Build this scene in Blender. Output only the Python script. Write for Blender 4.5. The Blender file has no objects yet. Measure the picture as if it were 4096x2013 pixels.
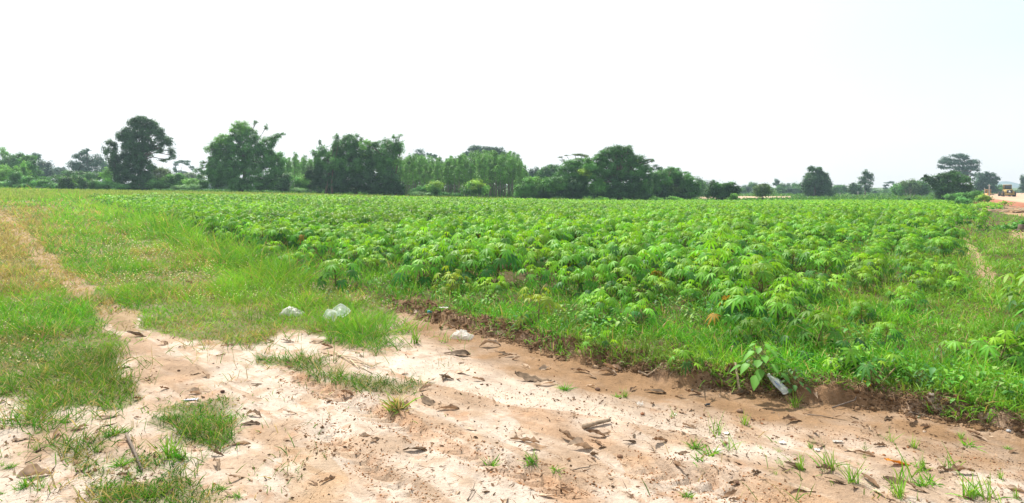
import bpy, math, random
import numpy as np
R = math.radians
rng = np.random.default_rng(7)
random.seed(7)
scene = bpy.context.scene
COL = scene.collection

# ------------------------------------------------------------------ camera geometry
F, CX, VH, H = 2400.0, 2048.0, 750.0, 1.6          # focal length / centre / horizon in 4096-px units, eye height

def ss(x, a, b):
    t = np.clip((np.asarray(x, float) - a) / (b - a), 0, 1)
    return t * t * (3 - 2 * t)

def _h(ix, iy, seed):
    h = (ix.astype(np.int64) * 374761393 + iy.astype(np.int64) * 668265263 + seed * 1274126177) & 0xFFFFFFFF
    h = ((h ^ (h >> 13)) * 1274126177) & 0xFFFFFFFF
    h = (h ^ (h >> 16)) & 0xFFFFFF
    return h / float(0xFFFFFF)

def vn(x, y, seed=0):
    x = np.asarray(x, float); y = np.asarray(y, float)
    xi = np.floor(x); yi = np.floor(y); fx = x - xi; fy = y - yi
    fx = fx * fx * (3 - 2 * fx); fy = fy * fy * (3 - 2 * fy)
    a = _h(xi, yi, seed); b = _h(xi + 1, yi, seed); c = _h(xi, yi + 1, seed); d = _h(xi + 1, yi + 1, seed)
    return (a * (1 - fx) + b * fx) * (1 - fy) + (c * (1 - fx) + d * fx) * fy

def fbm(x, y, seed=0, o=4):
    s = 0; a = .5; t = 0
    for k in range(o):
        s = s + a * vn(x, y, seed + k * 17); t += a
        x = np.asarray(x) * 2.03 + 3.1; y = np.asarray(y) * 2.03 + 1.7; a *= .5
    return s / t

# ------------------------------------------------------------------ field edge (world metres)
EDGE = np.array([(-86, 100), (-46, 62), (-16.5, 27), (-8.9, 17.6), (-3.6, 10.4), (-2.4, 9.0), (-1.48, 7.92), (-.93, 7.25), (-.13, 6.4),
                 (.45, 5.72), (.99, 5.27), (1.35, 4.98), (1.87, 4.72), (2.33, 4.57), (2.76, 4.41), (3.01, 4.16), (3.34, 3.92),
                 (4.5, 3.3), (9, 1.5), (20, -2)], float)

def edge_d(x, y):
    """signed distance to the field's edge, positive inside the field"""
    x = np.asarray(x, float); y = np.asarray(y, float)
    best = np.full(x.shape, 1e9); sg = np.ones(x.shape)
    for (a, b) in zip(EDGE[:-1], EDGE[1:]):
        dx, dy = b - a; L2 = dx * dx + dy * dy
        t = np.clip(((x - a[0]) * dx + (y - a[1]) * dy) / L2, 0, 1)
        ex = x - a[0] - t * dx; ey = y - a[1] - t * dy
        d = np.hypot(ex, ey)
        cr = dx * (y - a[1]) - dy * (x - a[0])
        m = d < best
        best = np.where(m, d, best); sg = np.where(m, np.where(cr > 0, 1., -1.), sg)
    return best * sg

ZS = [-3, -.85, -.43, 0, .19, .7, .85, 1.2, 3]
ZV = [1.9, 1.2, .6, -.25, -.6, -.65, -1.0, -1.1, -1.1]

def height(x, y, fine=True):
    x = np.asarray(x, float); y = np.asarray(y, float)
    yy = np.maximum(y, 1.0)
    z = np.interp(x / yy, ZS, ZV) * ss(yy, 12, 85)
    d = edge_d(x, y)
    ed = d + .24 * (fbm(x * 2.2, y * 2.2, 5, 3) - .5) + .13 * (fbm(x * 8, y * 8, 6, 3) - .5)
    on = ss(x, -2.6, -1.0)
    near = 1 - ss(y, 20, 40)
    lip = .088 + .0 * ss(x, .6, 2.2) + .10 * (fbm(x * 1.9, y * 1.9, 9) - .5)
    z = z + near * (on * (lip * ss(ed, -.02, .075)) + (1 - on) * .06 * ss(ed, -.2, .8))
    z = z - on * near * .035 * np.exp(-((d + .35) / .35) ** 2)
    if fine:
        z = z + near * .05 * (fbm(x * .8, y * .8, 21) - .5)
        z = z + near * on * np.exp(-((ed - .12) / .16) ** 2) * .17 * (fbm(x * 10, y * 10, 31, 4) - .45)
        z = z + near * .026 * (fbm(x * 5, y * 5, 41, 4) - .5) + near * .012 * (fbm((x * .745 - y * .667) * 2.2, (x * .667 + y * .745) * 14, 311, 3) - .5)
        z = z + near * .03 * np.maximum(0, fbm(x * 3.1 + .7 * y, y * 3.1, 55, 2) - .55) * (ss(x, .2, 1.5)) * (d < 0)
        # tyre ruts across the sand
        for (p, q, w, dep) in RUTS:
            dx, dy = q[0] - p[0], q[1] - p[1]; L = math.hypot(dx, dy)
            t = ((x - p[0]) * dx + (y - p[1]) * dy) / L; o = ((x - p[0]) * -dy + (y - p[1]) * dx) / L
            m = ss(t, 0, .3) * (1 - ss(t, L - .3, L)) * near
            z = z - 1.5 * m * dep * np.exp(-(o / w) ** 2) + m * dep * .7 * np.exp(-((np.abs(o) - 1.7 * w) / (.6 * w)) ** 2)
            z = z + m * dep * 1.3 * np.exp(-(o / w) ** 2) * np.sign(np.sin((t + np.abs(o) * .8) * 2 * math.pi / .12)) * .6
    return z

def px0(u, v):
    Y = H * F / (v - VH); return ((u - CX) / F * Y, Y)
RUTS = [(px0(1150, 1490), px0(1760, 1775), .085, .016), (px0(1760, 1775), px0(2420, 2013), .085, .018),
        (px0(1240, 1690), px0(1720, 2030), .07, .012), (px0(2460, 1845), px0(3060, 1960), .10, .024),
        (px0(2560, 1925), px0(3300, 2030), .07, .012)]

def gp(u, v):
    """ground point seen at photo pixel (u, v)"""
    z = 0.0
    for _ in range(14):
        Y = (H - z) * F / max(v - VH, 12.); X = (u - CX) / F * Y
        z = .5 * z + .5 * float(height(np.array([X]), np.array([Y]))[0])
    return X, Y, float(height(np.array([X]), np.array([Y]))[0])

def proj(x, y, z):
    y = np.maximum(y, .05)
    return CX + F * x / y, VH + F * (H - z) / y

def inpoly(u, v, P):
    P = np.asarray(P, float); c = np.zeros(np.shape(u), bool); n = len(P)
    for i in range(n):
        x1, y1 = P[i]; x2, y2 = P[i - 1]
        if y1 == y2: continue
        m = ((y1 > v) != (y2 > v)) & (u < (x2 - x1) * (v - y1) / (y2 - y1) + x1)
        c ^= m
    return c

# ------------------------------------------------------------------ materials
def newmat(name):
    m = bpy.data.materials.new(name); m.use_nodes = True
    nt = m.node_tree; nt.nodes.clear()
    return m, nt, nt.nodes.new('ShaderNodeOutputMaterial')

def N(nt, t, **k):
    n = nt.nodes.new(t)
    for a, b in k.items():
        if a in n.inputs: n.inputs[a].default_value = b
        else: setattr(n, a, b)
    return n

def mat_leaf(name, trans=.35, rough=.5, noise=1.2, var=.35, spec=.3, tint=(1.25, 1.15, .6)):
    m, nt, out = newmat(name)
    at = N(nt, 'ShaderNodeAttribute', attribute_name='Col')
    tc = N(nt, 'ShaderNodeNewGeometry')
    nz = N(nt, 'ShaderNodeTexNoise', Scale=noise, Detail=3.0)
    nt.links.new(tc.outputs['Position'], nz.inputs['Vector'])
    mr = N(nt, 'ShaderNodeMapRange'); mr.inputs['From Min'].default_value = .3; mr.inputs['From Max'].default_value = .7
    mr.inputs['To Min'].default_value = 1 - var; mr.inputs['To Max'].default_value = 1 + var
    nt.links.new(nz.outputs['Fac'], mr.inputs['Value'])
    mul = N(nt, 'ShaderNodeVectorMath', operation='SCALE')
    nt.links.new(at.outputs['Color'], mul.inputs[0]); nt.links.new(mr.outputs[0], mul.inputs['Scale'])
    p = N(nt, 'ShaderNodeBsdfPrincipled', Roughness=rough); p.inputs['Specular IOR Level'].default_value = spec
    nt.links.new(mul.outputs[0], p.inputs['Base Color'])
    tint_n = N(nt, 'ShaderNodeVectorMath', operation='MULTIPLY'); tint_n.inputs[1].default_value = tint
    nt.links.new(mul.outputs[0], tint_n.inputs[0])
    tr = N(nt, 'ShaderNodeBsdfTranslucent'); nt.links.new(tint_n.outputs[0], tr.inputs['Color'])
    mx = N(nt, 'ShaderNodeMixShader', Fac=trans)
    nt.links.new(p.outputs[0], mx.inputs[1]); nt.links.new(tr.outputs[0], mx.inputs[2]); nt.links.new(mx.outputs[0], out.inputs['Surface'])
    return m

def mat_solid(name, col, rough=.7, noise=20., var=.25, bump=.0, metal=0., spec=.4, attr=False):
    m, nt, out = newmat(name)
    tc = N(nt, 'ShaderNodeNewGeometry' if attr else 'ShaderNodeTexCoord')
    pos = tc.outputs['Position'] if attr else tc.outputs['Object']
    nz = N(nt, 'ShaderNodeTexNoise', Scale=noise, Detail=5.0); nt.links.new(pos, nz.inputs['Vector'])
    mr = N(nt, 'ShaderNodeMapRange'); mr.inputs['From Min'].default_value = .25; mr.inputs['From Max'].default_value = .75
    mr.inputs['To Min'].default_value = 1 - var; mr.inputs['To Max'].default_value = 1 + var
    nt.links.new(nz.outputs['Fac'], mr.inputs['Value'])
    mul = N(nt, 'ShaderNodeVectorMath', operation='SCALE'); nt.links.new(mr.outputs[0], mul.inputs['Scale'])
    if attr:
        at = N(nt, 'ShaderNodeAttribute', attribute_name='Col'); nt.links.new(at.outputs['Color'], mul.inputs[0])
    else: mul.inputs[0].default_value = col
    p = N(nt, 'ShaderNodeBsdfPrincipled', Roughness=rough, Metallic=metal); p.inputs['Specular IOR Level'].default_value = spec
    nt.links.new(mul.outputs[0], p.inputs['Base Color'])
    if bump:
        b = N(nt, 'ShaderNodeBump', Strength=bump, Distance=.02); nt.links.new(nz.outputs['Fac'], b.inputs['Height']); nt.links.new(b.outputs[0], p.inputs['Normal'])
    nt.links.new(p.outputs[0], out.inputs['Surface'])
    return m

def mat_film(name, col, alpha=.5, rough=.25):
    """thin clouded plastic: part see-through, part white scatter, shiny"""
    m, nt, out = newmat(name)
    p = N(nt, 'ShaderNodeBsdfPrincipled', Roughness=rough); p.inputs['Base Color'].default_value = (*col, 1)
    tl = N(nt, 'ShaderNodeBsdfTranslucent'); tl.inputs['Color'].default_value = (*col, 1)
    mx0 = N(nt, 'ShaderNodeMixShader', Fac=.4); nt.links.new(p.outputs[0], mx0.inputs[1]); nt.links.new(tl.outputs[0], mx0.inputs[2])
    tr = N(nt, 'ShaderNodeBsdfTransparent'); tr.inputs['Color'].default_value = (.95, .96, .97, 1)
    tc = N(nt, 'ShaderNodeTexCoord'); nz = N(nt, 'ShaderNodeTexNoise', Scale=14., Detail=3.); nt.links.new(tc.outputs['Object'], nz.inputs['Vector'])
    mr = N(nt, 'ShaderNodeMapRange'); mr.inputs['From Min'].default_value = .3; mr.inputs['From Max'].default_value = .7
    mr.inputs['To Min'].default_value = alpha - .22; mr.inputs['To Max'].default_value = min(1, alpha + .22)
    nt.links.new(nz.outputs['Fac'], mr.inputs['Value'])
    mx = N(nt, 'ShaderNodeMixShader'); nt.links.new(mr.outputs[0], mx.inputs[0]); nt.links.new(tr.outputs[0], mx.inputs[1]); nt.links.new(mx0.outputs[0], mx.inputs[2])
    nt.links.new(mx.outputs[0], out.inputs['Surface'])
    return m

def mat_ground():
    m, nt, out = newmat('soil_and_sand')
    at = N(nt, 'ShaderNodeAttribute', attribute_name='Col')
    g = N(nt, 'ShaderNodeNewGeometry'); L = nt.links.new
    def nz(s, d, r=.5):
        n = N(nt, 'ShaderNodeTexNoise', Scale=s, Detail=d, Roughness=r); L(g.outputs['Position'], n.inputs['Vector']); return n.outputs['Fac']
    def rng_(v, a, b, c, d):
        n = N(nt, 'ShaderNodeMapRange'); n.inputs['From Min'].default_value = a; n.inputs['From Max'].default_value = b
        n.inputs['To Min'].default_value = c; n.inputs['To Max'].default_value = d; L(v, n.inputs['Value']); return n.outputs[0]
    def mult(a, b):
        n = N(nt, 'ShaderNodeMath', operation='MULTIPLY'); L(a, n.inputs[0]); L(b, n.inputs[1]); return n.outputs[0]
    n1 = nz(3.5, 6, .6); n2 = nz(38, 5, .7); n3 = nz(160, 3, .6)
    f = mult(mult(rng_(n1, .3, .7, .86, 1.12), rng_(n2, .3, .7, .84, 1.14)), rng_(n3, .3, .7, .86, 1.12))
    # fine dark grit
    vo = N(nt, 'ShaderNodeTexVoronoi', Scale=70.); L(g.outputs['Position'], vo.inputs['Vector'])
    grit = rng_(vo.outputs['Distance'], .10, .2, .55, 1.0)
    msk = rng_(nz(1.7, 3), .47, .6, 0., 1.)
    mixn = N(nt, 'ShaderNodeMix'); mixn.data_type = 'FLOAT'; mixn.inputs[2].default_value = 1.; L(msk, mixn.inputs[0]); L(grit, mixn.inputs[3])
    f = mult(f, mixn.outputs[0])
    sc = N(nt, 'ShaderNodeVectorMath', operation='SCALE'); L(at.outputs['Color'], sc.inputs[0]); L(f, sc.inputs['Scale'])
    p = N(nt, 'ShaderNodeBsdfPrincipled', Roughness=.95); p.inputs['Specular IOR Level'].default_value = .15
    L(sc.outputs[0], p.inputs['Base Color'])
    ad = N(nt, 'ShaderNodeMath', operation='ADD'); L(rng_(n2, 0, 1, 0, 1), ad.inputs[0]); L(rng_(n3, 0, 1, 0, .35), ad.inputs[1])
    b = N(nt, 'ShaderNodeBump', Strength=.8, Distance=.022); L(ad.outputs[0], b.inputs['Height']); L(b.outputs[0], p.inputs['Normal'])
    L(p.outputs[0], out.inputs['Surface'])
    return m

M = {}
M['ground'] = mat_ground()
M['grass'] = mat_leaf('grass_blade', .38, .55, 1.5, .3)
M['tree'] = mat_leaf('tree_leaf', .28, .55, .9, .45, .25)
M['cassava'] = mat_leaf('cassava_leaf', .38, .5, 2.2, .25, .2)
M['bark'] = mat_solid('bark', (.11, .085, .06), .9, 3., .4, .5)
M['palebark'] = mat_solid('pale_bark', (.26, .23, .19), .9, 3., .35, .4)
M['stem'] = mat_solid('stem', (.16, .13, .05), .8, 30., .35)
M['dead'] = mat_leaf('dead_leaf', .12, .75, 30., .35, .15, (1.1, .9, .7))
M['clod'] = mat_solid('soil_clod', (1, 1, 1), .95, 60., .35, .6, attr=True, spec=.1)
M['stick'] = mat_solid('dry_wood', (.27, .2, .14), .85, 40., .45, .5)
M['stickd'] = mat_solid('weathered_wood', (.13, .1, .08), .85, 40., .45, .5)
M['straw'] = mat_solid('straw', (.42, .34, .23), .8, 40., .3, .2)
M['film'] = mat_film('plastic_film', (.74, .73, .70), .42)
M['clear'] = mat_film('clear_plastic', (.85, .89, .9), .5, .12)
M['blueprint'] = mat_solid('blue_print', (.09, .15, .42), .4, 40., .2)
M['white'] = mat_solid('white_foam', (.75, .75, .73), .6, 30., .1)
M['teal'] = mat_solid('teal_plastic', (.01, .22, .22), .4, 30., .2)
M['black'] = mat_solid('black_plastic', (.015, .015, .018), .5, 30., .3)
M['yellow'] = mat_solid('yellow_paint', (.30, .21, .05), .6, 4., .3)
M['orange'] = mat_solid('orange_paint', (.62, .27, .03), .5, 4., .2)
M['rubber'] = mat_solid('tyre_rubber', (.035, .03, .027), .9, 6., .3)
M['dark'] = mat_solid('dark_metal', (.03, .03, .03), .6, 6., .3)
M['glass'] = mat_solid('dusty_glass', (.05, .07, .08), .1, 3., .2)
M['grey'] = mat_solid('concrete_post', (.42, .41, .39), .9, 5., .2)
M['stone'] = mat_solid('stone', (.4, .34, .28), .9, 25., .3, .3)
M['road'] = mat_solid('road_dirt', (1, 1, 1), .95, .6, .2, .2, attr=True, spec=.1)
M['hill'] = mat_solid('haze_tinted_hill', (.12, .17, .19), 1., .02, .2)  # distance haze put into the hills' bluish base colour

# ------------------------------------------------------------------ mesh helpers
def mk(name, V, Q=None, T=None, C=None, mat=None, parent=None, loc=(0, 0, 0), smooth=False, mid=None, link=True):
    V = np.asarray(V, np.float32).reshape(-1, 3)
    Q = np.zeros((0, 4), np.int32) if Q is None or len(Q) == 0 else np.asarray(Q, np.int32)
    T = np.zeros((0, 3), np.int32) if T is None or len(T) == 0 else np.asarray(T, np.int32)
    me = bpy.data.meshes.new(name)
    me.vertices.add(len(V)); me.vertices.foreach_set('co', V.ravel())
    nl = Q.size + T.size; me.loops.add(nl)
    me.loops.foreach_set('vertex_index', np.concatenate([Q.ravel(), T.ravel()]).astype(np.int32))
    npoly = len(Q) + len(T); me.polygons.add(npoly)
    st = np.concatenate([np.arange(len(Q)) * 4, Q.size + np.arange(len(T)) * 3]).astype(np.int32)
    me.polygons.foreach_set('loop_start', st)
    if smooth: me.polygons.foreach_set('use_smooth', np.ones(npoly, bool))
    if C is not None:
        C = np.asarray(C, np.float32)
        if C.ndim == 1: C = np.tile(C, (len(V), 1))
        a = me.color_attributes.new('Col', 'FLOAT_COLOR', 'POINT')
        a.data.foreach_set('color', np.concatenate([C[:, :3], np.ones((len(C), 1), np.float32)], 1).astype(np.float32).ravel())
    for mm in (mat if isinstance(mat, (list, tuple)) else [mat]):
        if mm is not None: me.materials.append(mm)
    if mid is not None: me.polygons.foreach_set('material_index', np.asarray(mid, np.int32))
    me.update(calc_edges=True)
    o = bpy.data.objects.new(name, me)
    if link: COL.objects.link(o)
    o.location = loc
    if parent is not None: o.parent = parent
    return o

def tag(o, label=None, cat=None, group=None, kind=None):
    if label: o['label'] = label
    if cat: o['category'] = cat
    if group: o['group'] = group
    if kind: o['kind'] = kind
    return o

def empty(name, loc, label, cat, group=None, rz=0, sc=1.0):
    o = bpy.data.objects.new(name, None); COL.objects.link(o); o.location = loc; o.rotation_euler = (0, 0, rz)
    o.scale = (sc, sc, sc); o.empty_display_size = .1
    return tag(o, label, cat, group)

def dup(root, loc, rz, sc, label=None, group=None):
    r = root.copy(); COL.objects.link(r); r.location = loc; r.rotation_euler = (0, 0, rz); r.scale = (sc,) * 3 if np.isscalar(sc) else sc
    if label: r['label'] = label
    if group: r['group'] = group
    for ch in list(root.children):
        c = ch.copy(); COL.objects.link(c); c.parent = r
        for g in ch.children:
            d = g.copy(); COL.objects.link(d); d.parent = c
    return r

class MB:
    def __init__(s): s.V = []; s.Q = []; s.T = []; s.C = []; s.n = 0; s.mi = []; s.mt = []
    def add(s, V, Q=None, T=None, C=None, m=0):
        V = np.asarray(V, float).reshape(-1, 3); s.V.append(V)
        if Q is not None and len(Q): s.Q.append(np.asarray(Q, np.int64) + s.n); s.mi.append(np.full(len(Q), m))
        if T is not None and len(T): s.T.append(np.asarray(T, np.int64) + s.n); s.mt.append(np.full(len(T), m))
        if C is not None:
            C = np.asarray(C, float); s.C.append(np.tile(C, (len(V), 1)) if C.ndim == 1 else C)
        s.n += len(V); return s
    def arr(s):
        return (np.concatenate(s.V), np.concatenate(s.Q) if s.Q else None, np.concatenate(s.T) if s.T else None, np.concatenate(s.C) if s.C else None)
    def build(s, name, mat, parent=None, loc=(0, 0, 0), smooth=False):
        V, Q, T, C = s.arr()
        return mk(name, V, Q, T, C, mat, parent, loc, smooth, np.concatenate(s.mi + s.mt) if isinstance(mat, (list, tuple)) else None)
    def box(s, c, d, C=None, m=0, bev=.0, rz=0, taper=1.):
        x, y, z = np.array(d) / 2.
        P = []
        for (sz, k) in ((-1, 1.), (1, taper)):
            for a, b in ((-1, -1), (1, -1), (1, 1), (-1, 1)): P.append((a * x * k, b * y * k, sz * z))
        P = np.array(P)
        if rz: c_, s_ = math.cos(rz), math.sin(rz); P = P @ np.array([[c_, s_, 0], [-s_, c_, 0], [0, 0, 1]])
        return s.add(P + np.array(c), [(3, 2, 1, 0), (4, 5, 6, 7), (0, 1, 5, 4), (1, 2, 6, 5), (2, 3, 7, 6), (3, 0, 4, 7)], C=C, m=m)
    def tube(s, pts, rad, n=7, C=None, m=0, cap=True):
        pts = np.asarray(pts, float); k = len(pts); rad = np.broadcast_to(np.asarray(rad, float), (k,))
        tg = np.gradient(pts, axis=0); tg /= np.linalg.norm(tg, axis=1, keepdims=True) + 1e-9
        ref = np.array([0.0, 0.0, 1.0]) if abs(tg[:, 2]).mean() < .8 else np.array([1.0, 0.0, 0.0])
        a = np.cross(tg, ref); a /= np.linalg.norm(a, axis=1, keepdims=True) + 1e-9; b = np.cross(tg, a)
        th = np.arange(n) / n * 2 * math.pi
        V = pts[:, None] + rad[:, None, None] * (np.cos(th)[None, :, None] * a[:, None] + np.sin(th)[None, :, None] * b[:, None])
        Q = []
        for i in range(k - 1):
            for j in range(n): Q.append((i * n + j, i * n + (j + 1) % n, (i + 1) * n + (j + 1) % n, (i + 1) * n + j))
        V = V.reshape(-1, 3); T = []
        if cap:
            V = np.concatenate([V, pts[:1], pts[-1:]]); e = k * n
            for j in range(n): T.append((e, (j + 1) % n, j)); T.append((e + 1, (k - 1) * n + j, (k - 1) * n + (j + 1) % n))
        return s.add(V, Q, T, C=C, m=m)

def nrm(a): return a / (np.linalg.norm(a, axis=-1, keepdims=True) + 1e-9)

def strips(P, D, Nn, L, W, droop, prof, mid=False, fold=.25):
    """N ribbons: base P, direction D, normal Nn, length L, half width W; droop bends them down. Returns V (N,k,m,3), Q"""
    P = np.asarray(P, float); n = len(P); k = len(prof)
    L = np.broadcast_to(np.asarray(L, float), (n,)); W = np.broadcast_to(np.asarray(W, float), (n,)); droop = np.broadcast_to(np.asarray(droop, float), (n,))
    S = nrm(np.cross(D, Nn)); t = np.linspace(0, 1, k)
    cen = P[:, None] + D[:, None] * (L[:, None] * t)[..., None]
    cen[..., 2] -= (droop * L)[:, None] * t ** 2
    off = S[:, None] * (W[:, None] * np.asarray(prof)[None])[..., None]
    if mid:
        V = np.stack([cen - off + Nn[:, None] * (np.linalg.norm(off, axis=-1, keepdims=True) * fold), cen, cen + off + Nn[:, None] * (np.linalg.norm(off, axis=-1, keepdims=True) * fold)], 2); m = 3
    else:
        V = np.stack([cen - off, cen + off], 2); m = 2
    q = []
    for i in range(k - 1):
        for j in range(m - 1): q.append((i * m + j, i * m + j + 1, (i + 1) * m + j + 1, (i + 1) * m + j))
    Q = (np.arange(n) * k * m)[:, None, None] + np.array(q)[None]
    return V.reshape(-1, 3), Q.reshape(-1, 4), k * m

# ------------------------------------------------------------------ ground zones in the photo's frame, evaluated at world points
GRASS_MAIN = [(-2500, 700), (600, 700), (600, 780), (300, 800), (600, 880), (900, 960), (1300, 1140), (1500, 1195), (1580, 1235), (1510, 1320), (1420, 1365), (1250, 1350), (1110, 1330), (1010, 1385),
              (740, 1372), (590, 1335), (555, 1268), (440, 1258), (425, 1300), (480, 1390), (500, 1590), (420, 1640), (250, 1650), (-60, 1600), (-2500, 1600)]
GRASS_P = [([(1240, 1290), (1540, 1225), (1650, 1290), (1650, 1400), (1500, 1450), (1340, 1400)], .62),
           ([(960, 1430), (1050, 1385), (1250, 1415), (1350, 1480), (1500, 1510), (1660, 1540), (1660, 1590), (1520, 1600), (1380, 1575), (1260, 1505), (1130, 1470), (990, 1465)], .85),
           ([(580, 1650), (700, 1600), (860, 1605), (990, 1680), (960, 1780), (860, 1830), (720, 1800), (600, 1720)], 1.0),
           ([(240, 1880), (380, 1830), (560, 1800), (760, 1850), (740, 1940), (900, 2060), (240, 2060)], .8),
           ([(1420, 1390), (1540, 1370), (1640, 1410), (1600, 1450), (1460, 1440)], .7),
           ([(1580, 1330), (1700, 1290), (1760, 1330), (1720, 1390), (1590, 1390)], .35),
           ([(-100, 1590), (500, 1590), (560, 1850), (250, 1900), (-100, 1700)], .48),
           ([(2900, 1850), (3300, 1830), (3700, 1900), (3600, 2040), (2900, 2000)], .10),
           ([(3000, 1730), (3500, 1780), (4096, 1900), (4096, 2040), (3600, 2040), (3000, 1850)], .05)]
TRACK = [(-40, 815), (60, 880), (130, 950), (220, 1035), (320, 1120), (420, 1200), (560, 1258), (590, 1340), (430, 1310), (370, 1250), (270, 1190), (180, 1105), (100, 1010), (30, 920), (-40, 850)]

def warp(x, y, z, amp=1.0):
    u, v = proj(x, y, z)
    s = np.clip(F / np.maximum(y, 1) * .10, 2, 60) * amp
    u = u + s * 2.2 * (fbm(x * 1.9, y * 1.9, 71, 3) - .5) * 2; v = v + s * .8 * (fbm(x * 1.9, y * 1.9, 83, 3) - .5) * 2
    return u, v

def grass_density(x, y, z):
    u, v = warp(x, y, z)
    g = np.zeros(len(x)); s = np.clip(F / np.maximum(y, 1) * .085, 2, 60)
    for k in range(7):          # soft, ragged patch borders
        a = k * 2.4; rr = math.sqrt(k / 6.) * 1.25; uu = u + s * rr * math.cos(a) * 1.6; vv = v + s * rr * math.sin(a) * .6
        q = np.where(inpoly(uu, vv, GRASS_MAIN), 1., 0.)
        for P, w in GRASS_P: q = np.maximum(q, np.where(inpoly(uu, vv, P), w, 0))
        g = g + q / 7.
    g2 = np.zeros(len(x))
    for k in range(6):
        uu = u + s * 4.2 * math.cos(k * 1.05) * 1.6; vv = v + s * 4.2 * math.sin(k * 1.05) * .6; q = inpoly(uu, vv, GRASS_MAIN) * 1.
        for P, w in GRASS_P: q = np.maximum(q, np.where(inpoly(uu, vv, P), w, 0))
        g2 = g2 + q / 6.
    g = g * ss(g + 1.5 * (fbm(x * 4.2, y * 4.2, 97, 4) - .5), .22, .80)
    g = np.maximum(g, .16 * g2 * ss(fbm(x * 4, y * 4, 99, 3), .45, .62))
    tr = inpoly(u, v, TRACK)
    n = fbm(x * 2.7, y * 2.7, 91, 3)
    g = np.where(tr, g * (.2 + .5 * ss(n, .4, .58)), g)
    # thin patches where sand shows in the lower-left meadow
    low = (v > 1180) & (u < 480) & (v < 1420)
    g = np.where(low, g * ss(n, .16, .30), g)
    return g * (edge_d(x, y) < .12), tr

RIGHT_EDGE = [(3550, 1330), (3640, 1110), (3700, 1000), (3700, 900), (3760, 850), (3850, 815), (4096, 800)]

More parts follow.
